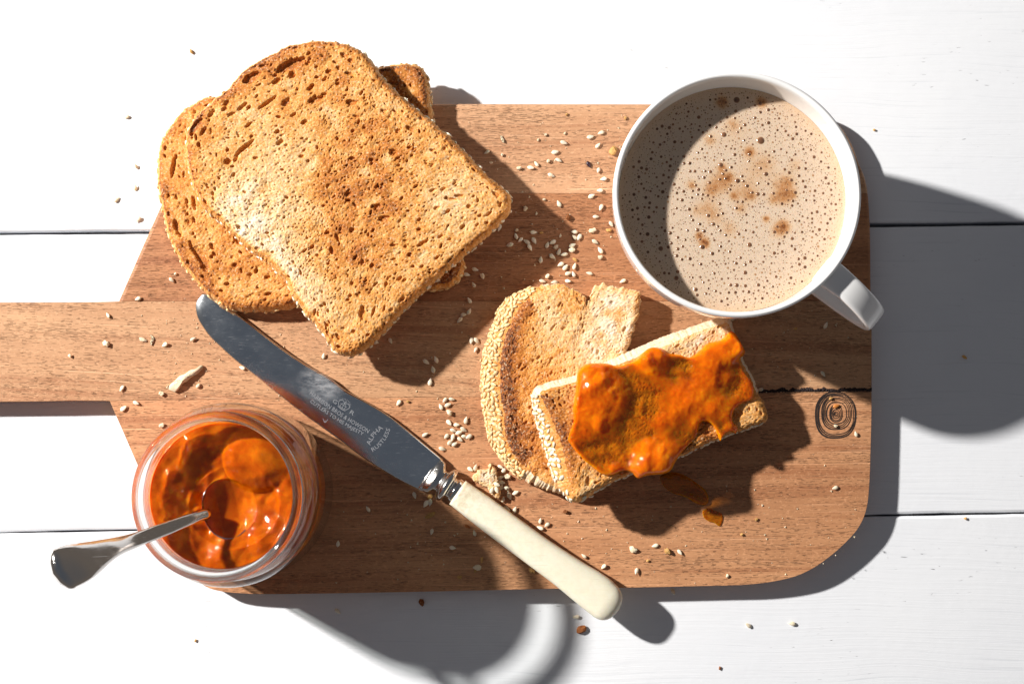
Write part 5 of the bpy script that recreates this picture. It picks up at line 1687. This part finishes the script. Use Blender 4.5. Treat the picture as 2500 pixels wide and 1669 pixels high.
M_CRW = crumb_mat('white_crumb', (0.88, 0.75, 0.56), (0.82, 0.66, 0.44))
M_CRG = crumb_mat('golden_crumb', (0.66, 0.40, 0.15), (0.60, 0.33, 0.10))
M_CRB = crumb_mat('brown_crumb', (0.34, 0.12, 0.035), (0.24, 0.08, 0.025))
SURF = {'b': ZB, 't': 0.0}
crumbs = [  # x, y, length px, aspect, angle, colour, surface, label
    (*R3(1790, 450), 24, 0.8, 70, 'g', 'b', 'ragged golden crumb touching the left side of the mug'),
    (*R3(1100, 573), 12, 0.7, 0, 'w', 'b', 'small pale crumb at the edge of the big toast shadow'),
    (*R3(977, 475), 9, 0.8, 70, 'w', 'b', 'pale crumb just inside the big toast shadow, on the pale strip'),
    (*R3(897, 530), 11, 0.6, 0, 'w', 'b', 'flat pale crumb in the big toast shadow, on the pale strip'),
    (*R3(1317, 520), 11, 0.8, 40, 'w', 'b', 'tiny pale crumb amid the seeds on the pale strip'),
    (*R3(1297, 327), 8, 0.8, 40, 'w', 'b', 'upper left tiny crumb on the pale strip'),
    (*R3(1437, 318), 9, 0.7, 60, 'w', 'b', 'tiny crumb above the seeds in the middle of the pale strip'),
    (*R3(1243, 365), 9, 0.6, 60, 'w', 'b', 'thin tiny crumb on the pale strip right of the husk'),
    (*R3(1880, 205), 10, 0.7, 80, 'g', 'b', 'golden crumb near the mug on the pale strip top'),
    (*R3(1450, 180), 8, 0.7, 40, 'g', 'b', 'lone orange speck of crust near the board top edge'),
    (*R3(1460, 935), 15, 0.8, 80, 'b', 'b', 'red brown crumb at the shadow edge on the dark strip'),
    (*R3(1147, 868), 12, 0.8, 50, 'w', 'b', "white crumb in the shadow right of the big toast's corner"),
    (*R3(1230, 903), 9, 0.6, 70, 'w', 'b', 'small white crumb right of the white crumb in the toast shadow'),
    (*R3(1285, 803), 10, 0.7, 20, 'w', 'b', 'pale crumb on the strip boundary in the toast shadow'),
    (*R3(1085, 1027), 11, 0.7, 10, 'w', 'b', 'pale crumb above the shaded seed cluster'),
    (*R3(1265, 1045), 11, 0.7, 0, 'g', 'b', 'orange crumb right of the shaded seed cluster'),
    (*R3(1405, 1068), 10, 0.6, 80, 'w', 'b', 'pinkish crumb left of the topmost scattered seeds'),
    (*R3(1640, 1030), 18, 0.6, 15, 'w', 'b', 'broken white crumb near the mug on the dark strip'),
    (*R3(1757, 1030), 13, 0.7, 0, 'g', 'b', 'orange crumb nearest the mug on the dark strip'),
    (*R3(1698, 1224), 13, 0.8, 0, 'w', 'b', 'pale crumb below the seeds close to the mug'),
    (*R3(1370, 1150), 14, 0.6, 30, 'w', 'b', 'torn pale crumb amid the scattered seeds'),
    (*R3(1490, 1170), 16, 0.7, 0, 'w', 'b', 'cluster of white crumb right of the scattered seeds'),
    (*R3(1308, 1365), 13, 0.7, 60, 'w', 'b', 'white crumb above the left end of the torn toast'),
    (*R3(833, 1360), 14, 0.7, -50, 'w', 'b', 'white crumb at the top of the trail between the toasts'),
    (*R3(1510, 1240), 13, 0.5, -30, 'g', 'b', 'orange crumb above the small pile of seeds'),
    (*R5(1200, 790), 16, 0.8, 0, 'w', 'b', 'white crumb wedged under the torn toast crust'),
    (*R5(770, 318), 18, 0.6, -40, 'w', 'b', 'broken white flake below the upper clump of seeds'),
    (*R5(468, 240), 9, 0.8, 0, 'g', 'b', 'golden grain right of the first seed beside the blade'),
    (*R5(905, 1157), 15, 0.5, -35, 'b', 'b', 'red brown flake below the ivory handle start'),
    (*R5(1620, 1045), 13, 0.7, 0, 'b', 'b', 'brown crumb below the jam toast, on open board'),
    (*R5(2115, 1322), 20, 0.7, -30, 'w', 'b', 'pale flaky crumb on the lower board left of the seeds'),
    (*R5(1375, 1475), 16, 0.7, -30, 'g', 'b', 'orange crumb tucked against the lower side of the ivory handle'),
    (*R5(975, 1452), 20, 0.7, 0, 'w', 'b', 'white crumb in the sunlit patch below the knife'),
    (*R5(960, 1480), 10, 0.7, 50, 'g', 'b', 'orange crumb under the white crumb in the sunlit patch'),
    (*R5(845, 1525), 12, 0.7, 0, 'g', 'b', 'orange crumb in the sunlit patch near the board bottom edge'),
    (*R5(1008, 1397), 15, 0.4, 85, 'g', 'b', 'upright sliver of crust in the sunlit patch'),
    (*R5(630, 935), 16, 0.7, 60, 'g', 'b', 'golden crumb caught under the knife bolster'),
    (*R8(690, 1033), 17, 0.75, -30, 'g', 'b', 'orange flake between two seeds on the lower board'),
    (*R8(1235, 912), 9, 0.8, 0, 'g', 'b', 'small golden crumb on the lower right board'),
    (*R8(1340, 798), 10, 0.6, 40, 'g', 'b', 'golden crumb right of the jam smear'),
    (*R8(545, 1105), 9, 0.7, 0, 'g', 'b', 'golden grain below the orange flake'),
    (*R8(1127, 1215), 11, 0.7, 75, 'w', 'b', 'pale crumb near the bottom edge of the board'),
    (*R6(965, 1437), 10, 0.8, 0, 'w', 'b', 'pale crumb at the lower part of the burnt ring mark'),
    (*R6(932, 1237), 11, 0.7, 20, 'g', 'b', 'golden crumb at the upper part of the burnt ring mark'),
    (*R6(675, 727), 10, 0.7, 0, 'g', 'b', 'golden crumb in the mug shade above the jam toast shadow'),
    (260, 839, 18, 0.7, -30, 'w', 'b', 'chunky pale crumb on the board handle'),
    (171, 868, 10, 0.8, 0, 'w', 'b', 'small pale grain on the board handle'),
    (349, 829, 20, 0.45, -25, 'w', 'b', 'chain of white crumb right of the neck'),
    (395, 961, 14, 0.7, -30, 'w', 'b', 'white crumb between crust flake and jar'),
    (395, 1038, 15, 0.6, 20, 'w', 'b', 'double crumb on the board just above the jar'),
    (485, 942, 13, 0.7, 50, 'w', 'b', 'white crumb right of the crust flake'),
    (429, 669, 9, 0.8, 0, 'w', 'b', 'white grain below the lower toast slice'),
    (468, 127, 13, 0.6, -60, 'g', 't', 'golden crumb on the white planks above the toast'),
    (1030, 1469, 18, 0.7, -70, 'b', 't', 'dark brown crumb on the white planks below the board'),
    (1757, 1629, 11, 0.5, 80, 'b', 't', 'dark brown sliver near the bottom of the white planks'),
    (1417, 1536, 26, 0.75, 30, 'b', 't', 'red brown flake of crust near the knife handle end'),
    (2354, 872, 14, 0.5, -35, 'g', 't', 'tan crumb in the mug shadow on the planks'),
    (478, 1562, 9, 0.6, 70, 'g', 't', 'tan grain on the planks at the lower left'),
    (2357, 1265, 8, 0.9, 0, 'g', 't', 'tan grain beside the plank gap at the right'),
    (2134, 318, 8, 0.8, 0, 'g', 't', 'pale grain on the planks right of the mug'),
]
MM = {'w': M_CRW, 'g': M_CRG, 'b': M_CRB}
for i, (px, py, L_, asp, ang, c_, sf, lab) in enumerate(crumbs):
    k = 6000.0
    bm = lump(100 + i, L_ / k / 2, L_ * asp / k / 2, L_ * (0.30 if L_ > 18 else 0.42) * asp / k, 2 if L_ > 11 else 1)
    bmesh.ops.rotate(bm, cent=(0, 0, 0), matrix=Matrix.Rotation(math.radians(ang), 3, 'Z'), verts=bm.verts)
    me = bpy.data.meshes.new('bread_crumb')
    bm.to_mesh(me)
    bm.free()
    me.materials.append(MM[c_])
    o = bpy.data.objects.new('bread_crumb', me)
    COL.objects.link(o)
    o.location = up1(px, py, SURF[sf] + 0.0002)
    tag(o, lab, 'crumb', 'loose bread crumbs')

# torn crumb with two seeds stuck to it, beside the knife
ch = [(950, 800), (972, 768), (1000, 745), (1035, 742), (1060, 735), (1068, 712), (1080, 695), (1094, 722), (1112, 738), (1116, 770), (1121, 800), (1112, 840), (1128, 870), (1141, 900), (1138, 930), (1130, 950), (1108, 938), (1088, 920), (1072, 895), (1058, 868), (1025, 850), (990, 830)]
tc = thing('torn_crumb', 'ragged chunk of torn bread with seeds stuck to it, beside the bolster', 'bread', tuple(up1(*R5(1050, 820), ZB)))
make_slice(tc, [R5(*p) for p in ch], lambda x, y: ZB + 0.0042 + 0 * x, 0.0040, 60, 91, [], [(*R5(1050, 790), 16, -0.2), (*R5(1100, 910), 10, 0.25)], base=0.27, bulge=0.0004, crust=[(2, 3)], edge_tone=0.05, edge_wob=0.00022, cut_tone=0.12, npore=(3, 30), hs=0.8, ps=0.5, round_mm=0.0006)
for (x, y, a, dz) in ((1118, 845, -25, 0.0048), (1118, 885, -70, 0.0048), (1082, 890, 70, 0.0046)):
    o = bpy.data.objects.new('sesame_seed', SEED_PLAIN)
    COL.objects.link(o)
    o.parent = tc
    o.matrix_local = Matrix.Translation(up1(*R5(x, y), ZB + dz) - wloc(tc)) @ Matrix.Rotation(math.radians(a), 4, 'Z')

# thin flakes
def flake(name, pts, z, thick, mat_, lab, cat, curl=0.0006, seed=1):
    P = crc(UP(pts, z)[:, :2], 40)
    r = np.random.RandomState(seed)
    c = P.mean(0)
    V = []
    for lay in (0, 1):
        for f_ in (1.0, 0.62, 0.3):
            q = c + (P - c) * f_
            zz = z + curl * (1 - f_) + (0.0 if lay == 0 else thick) + 0.00022 * r.randn(40)
            V.append(np.stack([q[:, 0], q[:, 1], np.maximum(zz, z)], 1))
    V, F = loft([V[2], V[1], V[0], V[3], V[4], V[5]], True, True)
    return tag(mesh(name, V, F, mat_), lab, cat)


flake('crust_flake', [R2(*p) for p in [(218, 1500), (232, 1462), (262, 1440), (300, 1402), (345, 1385), (380, 1358), (420, 1352), (456, 1322), (470, 1340), (448, 1368), (420, 1392), (385, 1412), (352, 1440), (318, 1462), (300, 1490), (268, 1522), (240, 1508)]],
      ZB + 0.0003, 0.0011, M_CRW, 'long pale flake of bread crust on the board left of the blade', 'crumb', 0.0016, 3)
flake('crust_flake', [R5(*p) for p in [(590, 1088), (612, 1064), (640, 1050), (668, 1046), (662, 1066), (640, 1084), (612, 1094)]], ZB + 0.0003, 0.0005, M_CRG, 'brown crust flake on the board below the knife bolster', 'crumb', 0.0006, 4)
flake('seed_husk', [R3(*p) for p in [(966, 340), (976, 334), (990, 362), (993, 386), (982, 384), (970, 362)]], ZB + 0.0002, 0.0003, M_CRW, 'thin white seed husk on the pale strip right of the big toast', 'husk', 0.0003, 5)
flake('seed_husk', [(368, 817), (376, 824), (374, 836), (369, 843), (367, 834), (371, 826)], ZB + 0.0002, 0.0003, M_CRW, 'curled white husk near the neck of the board', 'husk', 0.0003, 6)

# dust of tiny crumbs over the board and a little on the planks
rs = np.random.RandomState(77)
V, F = [], []
tet = np.array([(1, 0, 0), (-0.5, 0.87, 0), (-0.5, -0.87, 0), (0.1, 0.0, 1.0)])
cnt = 0
hot = [(1350, 560, 90, 90), (1000, 1300, 160, 70), (1250, 800, 120, 120), (1500, 1330, 160, 60), (420, 850, 110, 90), (1180, 1230, 90, 80), (1400, 350, 150, 80), (700, 880, 140, 60), (1900, 1250, 130, 110), (1950, 800, 80, 90)]
while cnt < 1500:
    if rs.rand() < 0.78:
        h = hot[rs.randint(len(hot))]
        px, py = h[0] + rs.randn() * h[2], h[1] + rs.randn() * h[3]
    else:
        px, py = 300 + 1800 * rs.rand(), 270 + 1150 * rs.rand()
    if not (300 < px < 2110 and 262 < py < 1425) or (px < 420 and not 745 < py < 960) or (py < 480 and px < 520):
        continue
    r = (0.00010 + 0.00045 * rs.rand() ** 5)
    p = np.array(up1(px, py, ZB + 0.00005))
    a = rs.rand() * 6.28
    rot = np.array([[math.cos(a), -math.sin(a), 0], [math.sin(a), math.cos(a), 0], [0, 0, 1]])
    b0_ = len(V)
    V += list((tet * np.array([r * (0.7 + rs.rand()), r, r * 1.1])) @ rot.T + p)
    F += [(b0_, b0_ + 1, b0_ + 3), (b0_ + 1, b0_ + 2, b0_ + 3), (b0_ + 2, b0_, b0_ + 3)]
    cnt += 1
o = mesh('crumb_dust', np.array(V), F, M_CRW, origin=(0, 0, ZB), smooth=False)
tag(o, 'fine pale bread dust scattered over the cutting board', 'crumbs', kind='stuff')
